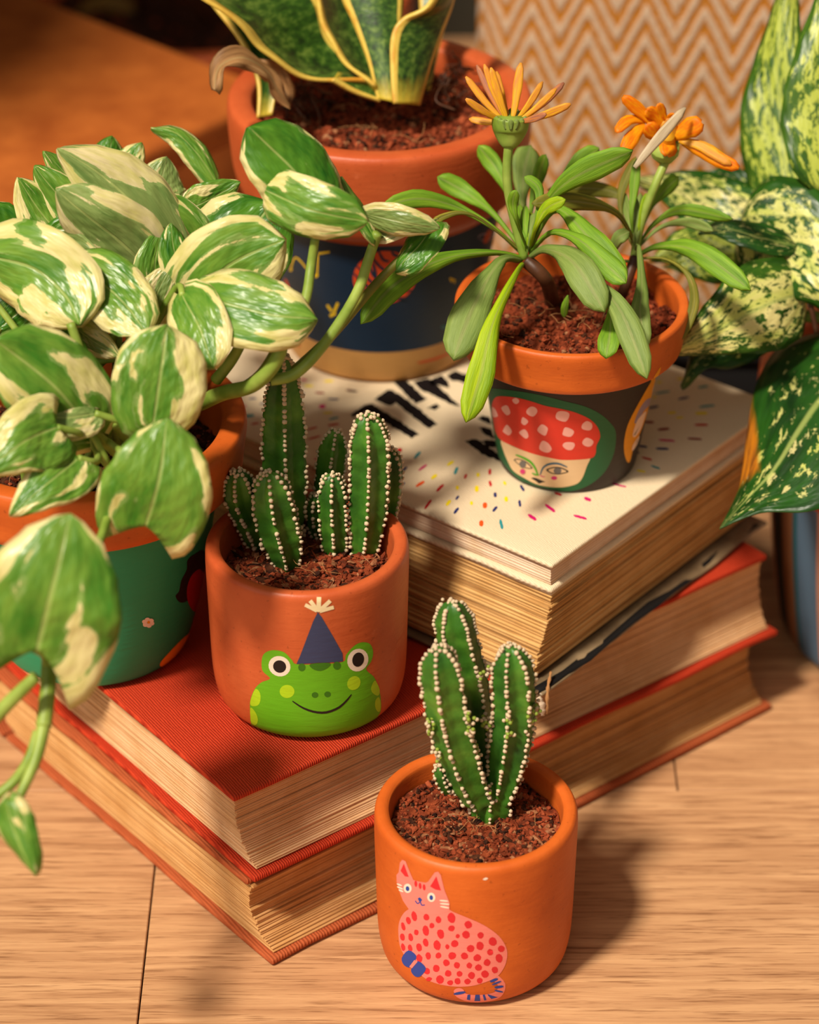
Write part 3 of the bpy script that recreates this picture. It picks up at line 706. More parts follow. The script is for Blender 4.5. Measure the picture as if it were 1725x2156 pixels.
CF += [((480, 700), 6.16, *a) for a in A2]
A3 = [(690,390,780,380,18,'teal'),(330,440,450,424,16,'teal'),(520,490,615,474,18,'navy'),(700,556,835,544,18,'teal'),(265,566,355,552,20,'navy'),(430,606,505,606,20,'yellow'),(500,648,570,648,16,'yellow'),(665,610,775,612,24,'yellow'),(335,346,385,346,18,'yellow'),(510,318,560,314,18,'yellow'),
 (660,708,778,712,20,'red'),(230,684,315,690,20,'maroon'),(345,750,448,744,22,'maroon'),(600,824,725,836,18,'maroon'),(355,836,495,850,18,'pink'),(330,910,442,918,20,'navy'),(165,884,258,902,18,'navy'),(135,946,190,950,16,'navy'),(210,985,298,1012,18,'red'),(288,1056,366,1088,16,'teal'),(165,1096,242,1114,18,'yellow'),(0,1222,78,1242,14,'pink'),(395,206,425,216,16,'pink'),(300,474,340,470,14,'yellow')]
CF += [((1300, 720), 4.06, *a) for a in A3]
CF += [((720, 780), 4.79, 555, 805, 608, 805, 42, 'red'), ((720, 780), 4.79, 45, 200, 155, 215, 20, 'maroon'), ((1630, 880), 1, 60, 60, 61, 60, 1, 'red')][:-1]
for o_, sc, x1, y1, x2, y2, w, k in CF:
    flat_print('confetti_stroke', bD, [(rough_edge(Z(o_, sc, stroke([(x1, y1), ((x1+x2)/2, (y1+y2)/2), (x2, y2)], w, True, 8)), .5, 5), k)], CTOP)

# ================================================================ potted cacti
CYL = [(.0315, 0), (.0365, .0007), (.0403, .0038), (.0424, .0088), (.0438, .020), (.0445, .045), (.0450, .068), (.0450, .0765), (.0447, .0798), (.0436, .0815), (.0420, .0820)]
CYL_IN = [(.0405, .0819), (.0392, .0812), (.0383, .0795), (.0378, .072), (.0370, .060)]
# --- cat pot
C1 = (.0294, 1.0855)
t1 = thing('potted_cactus', (*C1, 0), 'cactus in a terracotta pot painted with a spotted pink cat, on the wooden floor', 'potted cactus')
p1 = Pot(t1, C1, 0, CYL, TERRA, inner=CYL_IN)
o_, s_ = (780, 1700), 3.67
body = smooth([(300, 785), (250, 830), (222, 900), (220, 990), (235, 1080), (290, 1180), (400, 1300), (500, 1355), (640, 1382), (780, 1378), (900, 1345), (985, 1300), (1040, 1220), (1058, 1130), (1040, 1060), (985, 985), (880, 910), (760, 855), (640, 805), (560, 760), (420, 740)])
head = [(205, 520), (222, 500), (232, 425), (250, 403), (275, 415), (335, 560), (430, 580), (450, 570), (500, 500), (525, 495), (545, 520), (575, 640), (612, 730), (612, 800), (500, 830), (380, 820), (300, 785), (255, 720), (225, 640), (206, 570)]
L1 = [(Z(o_, s_, stroke([(960, 1310), (1015, 1370), (990, 1440), (900, 1470), (780, 1475), (700, 1450), (665, 1420)], 56, False, 24)), 'pink'), (Z(o_, s_, ell(685, 1420, 40, 26)), 'pink'),
      (Z(o_, s_, body), 'pink'), (Z(o_, s_, head), 'pink'),
      (Z(o_, s_, [(262, 432), (300, 535), (270, 530), (237, 488)]), 'red'), (Z(o_, s_, [(512, 530), (548, 640), (505, 632), (464, 608)]), 'red')]
for x, y in ((354, 588), (387, 604), (418, 615)): L1.append((Z(o_, s_, ell(x, y, 11, 24, -5)), 'red'))
spots = [(342,838,20,40),(435,846,22,26),(528,866,22,28),(628,850,32,42),(297,872,18,30),(757,904,30,30),(256,918,16,34),(478,912,20,22),(358,964,18,24),(430,950,26,42),(545,976,28,38),(628,932,26,24),(740,980,30,32),(676,992,16,18),(852,986,25,26),
 (250,1000,18,30),(314,1002,18,32),(430,1042,22,32),(518,1062,28,40),(597,1074,16,20),(653,1052,30,28),(775,1088,30,30),(848,1068,30,34),(946,1034,32,34),(1012,1090,28,26),(255,1078,16,30),(310,1085,18,28),(378,1080,22,32),(925,1116,25,26),
 (448,1145,22,30),(528,1142,24,24),(634,1144,30,30),(728,1146,28,28),(826,1160,30,28),(995,1164,28,34),(380,1165,24,34),(588,1198,26,28),(670,1218,24,26),(765,1220,22,24),(835,1236,28,26),(902,1196,28,28),(510,1242,26,30),(440,1264,24,26),
 (602,1280,26,26),(690,1284,24,22),(783,1296,28,28),(886,1286,30,30),(962,1254,24,26),(540,1328,30,34),(455,1325,24,16),(618,1352,24,20),(675,1340,24,26),(750,1342,26,22),(845,1336,24,22)]
for x, y, a, b in spots: L1.append((Z(o_, s_, [(px + random.uniform(-2, 2), py + random.uniform(-2, 2)) for px, py in ell(x, y, a, b, -12, 9)]), 'red'))
L1 += [(Z(o_, s_, smooth([(298, 1102), (358, 1145), (338, 1200), (310, 1235), (262, 1215), (246, 1160)], 3)), 'blue'), (Z(o_, s_, smooth([(375, 1185), (432, 1240), (392, 1300), (350, 1303), (318, 1262), (335, 1215)], 3)), 'blue'),
       (Z(o_, s_, [(345, 1175), (368, 1190), (325, 1240), (305, 1228)]), 'pink')]
for a in ((925,1345,985,1322,22),(940,1368,1010,1340,14),(960,1390,1028,1380,20),(960,1412,1025,1425,14),(645,1440,735,1425,22)): L1.append((Z(o_, s_, stroke([(a[0], a[1]), ((a[0]+a[2])/2, (a[1]+a[3])/2), (a[2], a[3])], a[4], True, 4)), 'blue'))
for a in (((905,1440),(985,1465),(935,1478),(912,1455)),((868,1446),(884,1444),(898,1486),(880,1490)),((812,1446),(845,1446),(850,1494),(804,1494)),((752,1445),(774,1445),(772,1488),(746,1482))): L1.append((Z(o_, s_, a), 'blue'))
for x, y in ((291, 623), (473, 692)): L1 += [(Z(o_, s_, ell(x, y, 31, 36, -8)), 'white'), (Z(o_, s_, ell(x, y+2, 14, 19, -8)), 'blue')]
L1 += [(Z(o_, s_, [(368, 700), (385, 692), (404, 712), (390, 730), (378, 722)]), 'blue'), (Z(o_, s_, stroke([(350, 718), (368, 740), (388, 728), (400, 752), (424, 750)], 8, False)), 'blue')]
for a in ((208,588,248,604),(210,610,256,630),(222,634,258,650),(536,716,604,722),(540,740,612,746),(542,762,610,774)): L1.append((Z(o_, s_, stroke([(a[0], a[1]), ((a[0]+a[2])/2, (a[1]+a[3])/2), (a[2], a[3])], 13, True, 4)), 'white'))
L1 += [(Z(o_, s_, smooth([(868, 555), (892, 540), (910, 548), (890, 562)], 2)), 'white')]
p1.paint('painted_cat', L1, 'painted pink cat with red spots and a blue bow')
soil(t1, C1, .0374, .0715, 2600, .00105, SOIL_RED, .0026, (5, 5, 4, 2), 11, 240, 16, 0)
zs1 = .070
B = on(1030, 1722, zs1)
Yp = B.y
cactus(t1, [B - Vector((0, 0, .004)), aty(1033, 1690, Yp), aty(1032, 1640, Yp)], .0185, 5, rot=.9, base_pinch=1)
cactus(t1, [aty(1022, 1690, Yp+.002), aty(1005, 1600, Yp+.010), aty(988, 1450, Yp+.014), aty(962, 1345, Yp+.014), aty(950, 1266, Yp+.014)], .0182, 5, rot=.3, base_pinch=.6, dots=1.1)
cactus(t1, [aty(1010, 1688, Yp-.004), aty(985, 1640, Yp-.006), aty(950, 1530, Yp-.008), aty(935, 1450, Yp-.009), aty(922, 1362, Yp-.010)], .0188, 5, rot=.75, base_pinch=.7, dots=1.15)
cactus(t1, [aty(1050, 1686, Yp), aty(1066, 1620, Yp+.001), aty(1082, 1520, Yp+.001), aty(1082, 1440, Yp+.001), aty(1075, 1362, Yp)], .0190, 6, rot=.2, base_pinch=.6, dots=1.1)
cactus(t1, [aty(945, 1668, Yp-.004), aty(930, 1640, Yp-.006), aty(922, 1610, Yp-.006)], .0062, 5, rot=.2, base_pinch=.6, name='offset', dots=.8)
V, Fc = [], []; rs = random.Random(4); sm_v = ICO_V
for (px, py, w, dy) in ((985, 1508, 14, -.016), (990, 1540, 9, -.016), (1000, 1580, 10, -.008), (1003, 1590, 9, -.008), (1070, 1522, 13, -.009), (1072, 1548, 8, -.009), (1112, 1500, 11, -.004), (1115, 1518, 10, -.004), (1112, 1538, 10, -.004), (1022, 1516, 9, .0), (1028, 1525, 9, .0), (925, 1592, 9, -.012), (1015, 1418, 9, .006), (1132, 1488, 8, 0), (1020, 1660, 9, -.008), (905, 1518, 8, -.012), (907, 1540, 8, -.012)):
    c = aty(px, py, Yp + dy)
    for q in range(9):
        p = c + Vector((rs.gauss(0, 1), rs.gauss(0, 1), rs.gauss(0, 1))) * (w * .00013); b = len(V); V += [p + v * .0010 for v in sm_v]; Fc += [[b+j for j in f] for f in ICO_F]
me = mesh('bud_cluster', V, Fc); bo = link('bud_cluster', me, t1, [CACTL, AREOLE], True, None, 'stuff'); me.polygons.foreach_set('material_index', [(i // 20) % 2 for i in range(len(me.polygons))])

# --- frog pot
FZ = .0922; C2 = (-.0457, 1.159)
t2 = thing('potted_cactus', (*C2, FZ), 'cactus cluster in a terracotta pot painted with a party-hatted green frog, on red book', 'potted cactus')
p2 = Pot(t2, C2, FZ, [(r*1.01, z) for r, z in CYL], TERRA_RED, inner=[(r*1.01, z) for r, z in CYL_IN])
o_, s_ = (420, 1200), 3.594
fb_ = smooth([(535, 820), (478, 760), (474, 670), (500, 625), (560, 606), (640, 622), (700, 680), (735, 712), (900, 712), (1085, 695), (1110, 640), (1170, 575), (1230, 547), (1290, 560), (1314, 620), (1300, 690), (1262, 752), (1320, 810), (1355, 890), (1372, 980), (1366, 1080), (1290, 1160), (1150, 1225), (980, 1268), (800, 1278), (600, 1262), (450, 1215), (395, 1165), (386, 1090), (386, 990), (420, 900), (470, 850)], 5)
L2 = [(Z(o_, s_, fb_), 'frog_green'), (Z(o_, s_, [(735, 710), (762, 650), (860, 390), (896, 318), (925, 355), (1010, 500), (1082, 630), (1086, 690), (900, 700)]), 'navy')]
for x, y, a, b, rt in ((664, 918, 56, 50, 0), (1168, 855, 48, 56, 35)): L2.append((Z(o_, s_, ell(x, y, a, b, rt)), 'lime'))
L2 += [(Z(o_, s_, smooth([(425, 900), (460, 930), (462, 990), (440, 1025), (392, 1025), (390, 980)], 3)), 'lime'), (Z(o_, s_, smooth([(388, 1040), (425, 1075), (444, 1130), (430, 1170), (398, 1160), (388, 1120)], 3)), 'lime'),
       (Z(o_, s_, smooth([(1325, 835), (1350, 870), (1364, 915), (1350, 950), (1310, 930), (1298, 890)], 3)), 'lime'), (Z(o_, s_, smooth([(1355, 960), (1370, 1000), (1368, 1060), (1350, 1072), (1330, 1040), (1330, 990)], 3)), 'lime')]
L2 += [(Z(o_, s_, ell(776, 736, 28, 30)), 'dark_green'), (Z(o_, s_, ell(1040, 722, 29, 30)), 'dark_green'), (Z(o_, s_, smooth([(840, 710), (985, 702), (975, 735), (915, 762), (855, 745)], 3)), 'dark_green')]
for x, y in ((875, 945), (970, 940)): L2.append((Z(o_, s_, ell(x, y, 25, 22)), 'dark_green'))
L2 += [(Z(o_, s_, ell(607, 727, 84, 76, 25)), 'white'), (Z(o_, s_, ell(1198, 681, 78, 88, 25)), 'white'), (Z(o_, s_, ell(608, 729, 50, 47, 25)), 'black'), (Z(o_, s_, ell(1200, 677, 44, 55, 15)), 'black')]
L2.append((Z(o_, s_, stroke([(704, 990), (780, 1040), (870, 1072), (960, 1076), (1050, 1042), (1110, 990), (1150, 940)], 17)), 'black'))
for a in ((905, 205, 902, 300, 34), (838, 232, 895, 305, 30), (990, 232, 910, 305, 30), (800, 262, 890, 308, 28), (1016, 280, 910, 310, 28)): L2.append((Z(o_, s_, stroke([(a[0], a[1]), ((a[0]+a[2])/2, (a[1]+a[3])/2), (a[2], a[3])], a[4], False, 5)), 'cream'))
L2.append((Z(o_, s_, ell(902, 300, 26, 16)), 'cream'))
p2.paint('painted_frog', L2, 'painted smiling green frog face with a blue party hat')
zs2 = FZ + .0650
soil(t2, C2, .0378, zs2, 2200, .0012, SOIL_RED, .0035, (5, 4, 3, 2), 5, 420, 14, 0)
def col2(base, pts, w, **k):
    b = on(*base, zs2); Y = b.y; q = [b - Vector((0, 0, .004))] + [aty(px, py, Y + dy) for px, py, dy in pts]; cactus(t2, q, w, **k)
PX = 1.36 / F
col2((600, 1140), [(600, 1060, 0), (597, 940, .001), (596, 830, .001), (597, 748, 0)], 98*PX, ribs=5, rot=1.05*1.0, base_pinch=.7, dots=1.12, tip=2.8)
col2((552, 1150), [(532, 1100, -.003), (508, 1045, -.007), (500, 990, -.009)], 72*PX, ribs=6, rot=.3, base_pinch=.55, dots=1.1)
col2((606, 1188), [(598, 1150, 0), (578, 1075, -.002), (566, 995, -.003)], 96*PX, ribs=6, rot=.55, base_pinch=.45, dots=1.1)
col2((640, 1100), [(634, 1075, 0), (624, 1040, 0)], 30*PX, ribs=5, rot=.2, base_pinch=.6)
col2((692, 1110), [(692, 1040, 0), (698, 970, 0), (708, 905, 0)], 66*PX, ribs=5, rot=.9, base_pinch=.6)
col2((762, 1165), [(772, 1110, 0), (778, 1000, 0), (778, 930, 0), (774, 872, 0)], 92*PX, ribs=6, rot=.5, base_pinch=.5, dots=1.1)
col2((790, 1135), [(808, 1100, 0), (822, 1020, 0), (820, 945, 0)], 58*PX, ribs=5, rot=.5, base_pinch=.6)
col2((706, 1162), [(704, 1130, -.002), (700, 1060, -.004), (700, 998, -.005)], 66*PX, ribs=6, rot=.5, base_pinch=.7)
col2((675, 1130), [(664, 1090, 0), (664, 1040, -.001)], 40*PX, ribs=6, rot=.3, base_pinch=.5)

# ================================================================ snake plant in the blue pot
C3 = (-.0145, 1.383); BZ = CTOP + .0002
t3 = thing('potted_snake_plant', (*C3, BZ), 'snake plant in large midnight-blue painted terracotta pot at the back of the notebook', 'potted plant')
PB = [(.042, 0), (.0468, .0010), (.0490, .006), (.0520, .030), (.0570, .060), (.0610, .082), (.0630, .0865), (.0690, .0900), (.0722, .0990), (.0737, .112), (.0745, .125), (.0744, .1315), (.0732, .1343), (.0712, .1352)]
p3 = Pot(t3, C3, BZ, PB, [TERRA_RED, P['night'], P['tan']], bands=lambda z, out, a: (2 if z < .0185 else 1 if z < .0835 else 0) if out else 0, inner=[(.0660, .1352), (.0630, .1340), (.0618, .131), (.0608, .120), (.0595, .108)])
o_, s_ = (560, 440), 3.194
L3 = []
ball = ell(800, 460, 215, 178, -8, 40)
L3.append((Z(o_, s_, ball), 'orange'))
for a in (((760, 285), (790, 340), (830, 350)), ((700, 300), (760, 380), (830, 420), (1000, 430)), ((650, 340), (700, 400), (740, 460), (860, 480), (1000, 500)), ((610, 380), (670, 440), (700, 480), (800, 540), (985, 545)), ((590, 430), (650, 490), (720, 540), (860, 590), (950, 600)), ((610, 500), (660, 540), (720, 610)), ((845, 285), (870, 310), (940, 330)), ((640, 560), (690, 590), (740, 625)), ((720, 360), (735, 430), (740, 560))):
    L3.append((Z(o_, s_, stroke(a, 20, True, 12)), 'night'))
p3.paint('painted_planet', L3, 'painted red planet with dark stripes')
L3 = []
for a, w in (((( 165, 415), (200, 325), (275, 400)), 12), (((350, 300), (430, 288)), 14), (((350, 310), (345, 440)), 12), (((330, 440), (348, 455)), 26), (((160, 405), (178, 412)), 22), (((412, 645), (445, 690)), 16), (((485, 630), (460, 690)), 18), (((430, 720), (470, 700)), 20), (((1235, 465), (1275, 480)), 12), (((1240, 470), (1248, 492)), 10), (((1262, 478), (1270, 500)), 10)):
    L3.append((Z(o_, s_, stroke(a, w, False, 8)), 'yellow'))
for a, w, k in ((((130, 470), (158, 540)), 16, 'orange'), (((105, 510), (125, 545)), 10, 'orange'), (((1020, 1035), (1130, 1010), (1245, 965)), 16, 'orange'), (((1230, 938), (1280, 925)), 10, 'orange'), (((1175, 795), (1250, 790)), 30, 'teal'), (((200, 880), (230, 930)), 12, 'rust'), (((1470, 230), (1510, 140)), 36, 'rust'), (((1430, 200), (1440, 175), (1500, 165), (1535, 180)), 8, 'lilac'), (((1440, 205), (1480, 212), (1530, 190)), 8, 'lilac'), (((60, 520), (100, 570)), 20, 'tan')):
    L3.append((Z(o_, s_, stroke(a, w, True, 8)), k))
for l_ in L3: p3.paint('painted_star_mark', [l_])
zs3 = BZ + .1215
soil(t3, C3, .0605, zs3, 3600, .0016, SOIL_RED, .0045, (5, 6, 2, 1), 21, 60, 20, 0)
def D(pts, *ds): return [(x, y, ds[0] + (ds[-1]-ds[0]) * i / (len(pts)-1)) for i, (x, y) in enumerate(pts)]
def rl(A, B, da, db, bulge=-.15, wave=.0): return ruled(t3, 'leaf', D(A, *da), D(B, *db), SANS, bulge, 34, 14, .0018, wave)
rl([(542, 248), (541, 170), (505, 85), (440, 0), (380, -90)], [(574, 242), (590, 150), (600, 110), (560, 20), (480, -90)], (1.478, 1.49), (1.480, 1.50), -.1)
rl([(780, 168), (700, 168), (620, 155), (560, 112), (515, 62), (430, 0), (360, -70)], [(800, 172), (740, 130), (705, 90), (690, 40), (675, -10), (660, -60), (650, -120)], (1.480, 1.43), (1.50, 1.50), -.12, .02)
rl([(790, 178), (728, 132), (690, 72), (668, 0), (655, -90)], [(806, 210), (795, 130), (775, 60), (750, 0), (735, -90)], (1.478, 1.475), (1.490, 1.51), -.10, .02)
rl([(796, 208), (776, 130), (745, 50), (722, 0), (690, -90)], [(838, 218), (842, 130), (845, 50), (848, 0), (850, -90)], (1.482, 1.485), (1.480, 1.485), .14)
rl([(828, 218), (823, 150), (824, 80), (845, 42), (900, 12), (930, -60)], [(882, 222), (905, 140), (930, 70), (950, 15), (962, -30), (990, -90)], (1.474, 1.47), (1.485, 1.50), .10)
rl([(890, 190), (895, 100), (885, 20), (880, -90)], [(905, 190), (925, 100), (945, 20), (965, -90)], (1.52, 1.53), (1.52, 1.53), .1)
rl([(700, 170), (745, 196), (800, 214)], [(715, 160), (770, 166), (806, 196)], (1.47, 1.482), (1.49, 1.49), .1)
def sl(pts, w, roll=0, wave=.12, cup=.3, shape='blade', mat=None, lab=None): return leaf(t3, 'leaf', pts, w, mat or SANS, shape, roll, cup, 0, wave, 22, 12, .0016, label=lab)
leaf(t3, 'dried_leaf', [(612, 226, 1.46), (585, 190, 1.455), (560, 150, 1.45), (510, 122, 1.44), (462, 142, 1.435), (452, 190, 1.43)], 52, DRY, 'strap', 35, .3, .45, .45, 30, 12, label='withered curled brown leaf')
leaf(t3, 'dried_leaf', [(600, 222, 1.47), (590, 170, 1.47), (545, 135, 1.46)], 60, DRY, 'strap', -30, .6, .3, .3, 14, 8, label='withered brown leaf base')
V, Fc = [], []; rs = random.Random(9)
for q in range(46):
    cx_, cy_ = rs.choice(((625, 170), (640, 190), (945, 130), (960, 160))); p = at(cx_ + rs.gauss(0, 22), cy_ + rs.gauss(0, 18) + 14, 1.50 + rs.uniform(-.005, .02)); P3 = [p.copy()]
    for k in range(4): p = p + Vector((rs.gauss(0, .004), rs.gauss(0, .004), rs.uniform(-.006, .001))); P3.append(p)
    v, f = tube_data(P3, .0004, 5); b = len(V); V += v; Fc += [[b+i for i in x] for x in f]
link('roots', mesh('roots', V, Fc), t3, STEM_BROWN, True, None, 'stuff')

# ================================================================ gazania in the mushroom pot
C4 = (.0752, 1.2635)
t4 = thing('potted_gazania', (*C4, BZ), 'orange gazania daisies in a black pot painted with a mushroom-hatted face, on the canvas notebook', 'potted plant')
PM = [(.0280, 0), (.0312, .0006), (.0330, .0028), (.0356, .018), (.0388, .038), (.0428, .0600), (.0440, .0625), (.0502, .0635), (.0520, .0655), (.0528, .072), (.0541, .080), (.0543, .0835), (.0536, .0850), (.0525, .0853)]
p4 = Pot(t4, C4, BZ, PM, [TERRA, P['charcoal']], bands=lambda z, out, a: 1 if out and z < .0615 else 0, inner=[(.0515, .0853), (.0500, .0845), (.0492, .0825), (.0484, .074), (.0470, .064)])
o_, s_ = (1000, 800), 5.39
gr = smooth([(112, 95), (170, 90), (400, 115), (700, 160), (1000, 235), (1250, 300), (1430, 390), (1550, 500), (1600, 600), (1590, 780), (1540, 930), (1450, 1070), (1300, 1190), (1130, 1255), (960, 1262), (760, 1245), (600, 1190), (480, 1110), (360, 990), (260, 840), (200, 680), (150, 480), (105, 290)], 5)
hat = smooth([(250, 190), (340, 184), (480, 200), (640, 240), (800, 290), (1000, 330), (1150, 370), (1300, 440), (1390, 530), (1422, 640), (1380, 740), (1370, 830), (1330, 880), (1200, 900), (1000, 905), (850, 880), (700, 845), (560, 800), (420, 740), (300, 680), (240, 590), (215, 470), (196, 340), (205, 250)], 5)
face = smooth([(300, 685), (420, 745), (600, 815), (800, 870), (1000, 905), (1200, 900), (1308, 880), (1270, 980), (1220, 1110), (1150, 1180), (1000, 1215), (850, 1212), (700, 1180), (560, 1110), (440, 1030), (380, 930), (330, 810)], 5)
L4 = [(Z(o_, s_, gr), 'forest'), (Z(o_, s_, face), 'skin'), (Z(o_, s_, hat), 'hat_red')]
for q in ([(430, 220), (470, 200), (505, 225), (500, 255), (470, 270), (440, 250)], [(305, 320), (345, 286), (380, 295), (408, 370), (365, 397)], [(200, 308), (235, 330), (268, 408), (205, 412)], [(590, 345), (635, 300), (690, 310), (713, 355), (665, 412), (600, 385)], [(545, 420), (580, 435), (610, 470), (570, 510), (530, 480)],
          [(925, 380), (965, 350), (1050, 360), (1075, 400), (1030, 470), (930, 440)], [(1220, 500), (1270, 462), (1325, 490), (1330, 540), (1295, 570), (1217, 550)], [(325, 570), (365, 505), (405, 540), (425, 585), (390, 627), (330, 590)], [(510, 585), (565, 556), (600, 590), (612, 640), (580, 662), (520, 615)], [(712, 570), (760, 500), (825, 535), (825, 580), (795, 630)],
          [(1000, 590), (1030, 532), (1125, 575), (1090, 640), (1005, 625)], [(765, 690), (830, 710), (875, 780), (825, 822), (735, 780)], [(997, 740), (1030, 704), (1115, 706), (1135, 740), (1100, 790), (1040, 785)], [(1225, 690), (1270, 650), (1345, 690), (1320, 745), (1270, 752), (1225, 725)]):
    L4.append((Z(o_, s_, smooth(q, 3)), 'spot'))
L4 += [(Z(o_, s_, smooth([(448, 900), (500, 893), (570, 915), (630, 960), (658, 1002), (590, 1000), (520, 970), (470, 930)], 3)), 'black'), (Z(o_, s_, smooth([(465, 905), (510, 902), (570, 925), (620, 965), (642, 994), (590, 990), (525, 962), (480, 928)], 3)), 'skin'),
       (Z(o_, s_, smooth([(810, 1018), (870, 990), (940, 984), (1010, 1000), (1066, 1038), (1000, 1062), (930, 1070), (860, 1055)], 3)), 'black'), (Z(o_, s_, smooth([(835, 1018), (880, 1000), (940, 995), (1000, 1010), (1042, 1036), (995, 1050), (930, 1058), (870, 1045)], 3)), 'skin'),
       (Z(o_, s_, ell(550, 952, 38, 42)), 'grey'), (Z(o_, s_, ell(940, 1026, 45, 36)), 'grey'),
       (Z(o_, s_, stroke([(470, 845), (560, 880), (640, 930), (690, 1000), (720, 1080)], 24)), 'leaf_green'), (Z(o_, s_, stroke([(655, 1050), (690, 1068), (735, 1070)], 16)), 'leaf_green'),
       (Z(o_, s_, stroke([(745, 1070), (780, 990), (850, 950), (950, 945), (1050, 985)], 20)), 'sea'), (Z(o_, s_, stroke([(740, 1072), (765, 1092), (800, 1094)], 11)), 'magenta'),
       (Z(o_, s_, ell(549, 1034, 30, 28, 20)), 'magenta'), (Z(o_, s_, ell(902, 1110, 34, 22)), 'magenta'),
       (Z(o_, s_, [(640, 1112), (670, 1104), (705, 1112), (805, 1154), (770, 1160), (730, 1174), (690, 1140)]), 'black')]
o_, s_ = (1300, 720), 4.06
L4b = [(Z(o_, s_, smooth([(372, 215), (330, 270), (240, 420), (140, 600), (85, 720), (58, 850), (60, 950), (85, 1025), (110, 1015), (140, 900), (210, 740), (290, 500), (350, 300)], 4)), 'amber'),
       (Z(o_, s_, smooth([(290, 480), (240, 500), (180, 590), (145, 690), (175, 680), (225, 590), (270, 540)], 3)), 'lilac'), (Z(o_, s_, smooth([(245, 590), (190, 640), (160, 690), (130, 790), (150, 810), (200, 740), (230, 650)], 3)), 'pale'),
       (Z(o_, s_, [(195, 700), (135, 800), (150, 790), (165, 760)]), 'black'), (Z(o_, s_, smooth([(185, 800), (130, 880), (125, 930), (150, 900), (175, 850)], 3)), 'pale'), (Z(o_, s_, [(178, 815), (140, 885), (150, 870), (165, 850)]), 'black'),
       (Z(o_, s_, smooth([(345, 300), (305, 390), (300, 425), (325, 390)], 3)), 'pale'), (Z(o_, s_, [(345, 305), (312, 385), (330, 360)]), 'black')]
p4.paint('painted_face', L4, 'painted face under a red mushroom hat with pink spots')
p4.paint('painted_leaf', L4b, 'painted amber shape at the right side')
zs4 = BZ + .0735
soil(t4, C4, .0484, zs4, 3600, .0011, SOIL_RED, .0055, (5, 6, 3, 1), 31, 60, 22, 0)
DA, DB = 1.412, 1.438
def gl(pts, w, mat=GAZ, roll=0, shape='oblan', cup=.25, fold=.25, lab=None): return leaf(t4, 'leaf', pts, w, mat, shape, roll, cup, fold, .06, 18, 6, .0005, label=lab)
gl([(1105, 545, DA), (1040, 532, 1.40), (935, 545, 1.39), (830, 600, 1.375), (762, 680, 1.365)], 56)
gl([(1100, 548, DA), (1055, 550, 1.395), (1000, 640, 1.385), (955, 755, 1.375)], 84, GAZ_SOFT, 8)
gl([(1105, 552, DA), (1085, 580, 1.39), (1038, 680, 1.375), (1012, 790, 1.37), (982, 888, 1.365)], 60, GAZ_LIME, -5)
gl([(1100, 535, DA), (1040, 480, 1.41), (960, 435, 1.41), (880, 418, 1.405), (805, 436, 1.40)], 40, GAZ)
gl([(1100, 525, DA), (1040, 450, 1.42), (980, 405, 1.43), (922, 372, 1.43)], 44, GAZ, 10)
gl([(1105, 520, DA), (1075, 420, 1.43), (1045, 355, 1.44), (1008, 307, 1.44)], 40, GAZ, -10)
gl([(1110, 520, DA), (1100, 430, 1.44), (1104, 360, 1.445), (1118, 306, 1.45)], 62, GAZ_SOFT, 10, 'oblan')
gl([(1112, 520, DA), (1120, 440, 1.43), (1132, 380, 1.435), (1150, 325, 1.44)], 34, GAZ, 30)
gl([(1115, 530, DA), (1150, 430, 1.40), (1215, 370, 1.39), (1332, 318, 1.38)], 58, GAZ, 15)
gl([(1115, 525, DA), (1170, 410, 1.43), (1215, 350, 1.44), (1262, 312, 1.44)], 46, GAZ, 10)
gl([(1115, 530, DA), (1130, 470, 1.40), (1135, 400, 1.40), (1105, 372, 1.40)], 24, GAZ, 10)
gl([(1108, 538, DA), (1000, 455, 1.40), (930, 458, 1.395), (895, 500, 1.39)], 18, GAZ_OLIVE, 0)
gl([(1340, 520, DB), (1300, 450, 1.42), (1220, 425, 1.405), (1122, 428, 1.395)], 42, GAZ_OLIVE, 0, lab='yellowing leaf')
gl([(1115, 535, DA), (1160, 490, 1.395), (1220, 505, 1.38), (1280, 560, 1.37), (1318, 595, 1.365)], 52, GAZ, 0)
gl([(1112, 545, DA), (1150, 525, 1.39), (1210, 555, 1.37), (1272, 655, 1.36)], 72, GAZ_SOFT, 0)
gl([(1118, 520, DA), (1170, 440, 1.40), (1240, 500, 1.385), (1318, 592, 1.375)], 60, GAZ, 0)
gl([(1205, 560, 1.40), (1250, 590, 1.375), (1310, 660, 1.36), (1362, 796, 1.35)], 58, GAZ_SOFT, 0)
gl([(1260, 600, 1.41), (1285, 640, 1.39), (1285, 700, 1.375), (1276, 752, 1.37)], 48, GAZ, 10)
gl([(1338, 530, DB), (1345, 520, 1.42), (1352, 600, 1.40), (1348, 660, 1.39), (1360, 735, 1.385)], 42, GAZ_SOFT, 0)
gl([(1340, 540, DB), (1390, 518, 1.43), (1470, 530, 1.415), (1580, 610, 1.40)], 52, GAZ, 0)
gl([(1338, 530, DB), (1380, 470, 1.44), (1440, 442, 1.44), (1542, 462, 1.43)], 30, GAZ, 20)
gl([(1338, 530, DB), (1390, 480, 1.44), (1450, 468, 1.44), (1502, 486, 1.435)], 26, GAZ_SOFT, 20)
gl([(1338, 545, DB), (1400, 545, 1.43), (1450, 580, 1.42), (1462, 640, 1.42), (1436, 715, 1.42)], 22, GAZ_OLIVE, 0)
gl([(1338, 550, DB), (1290, 545, 1.43), (1300, 505, 1.42), (1325, 488, 1.42)], 30, GAZ_SOFT, 0)
gl([(1338, 530, DB), (1320, 430, 1.45), (1270, 400, 1.455), (1155, 398, 1.45)], 40, GAZ_OLIVE, 30)
gl([(1338, 530, DB), (1310, 460, 1.44), (1310, 400, 1.445), (1340, 330, 1.45)], 20, GAZ_OLIVE, 0)
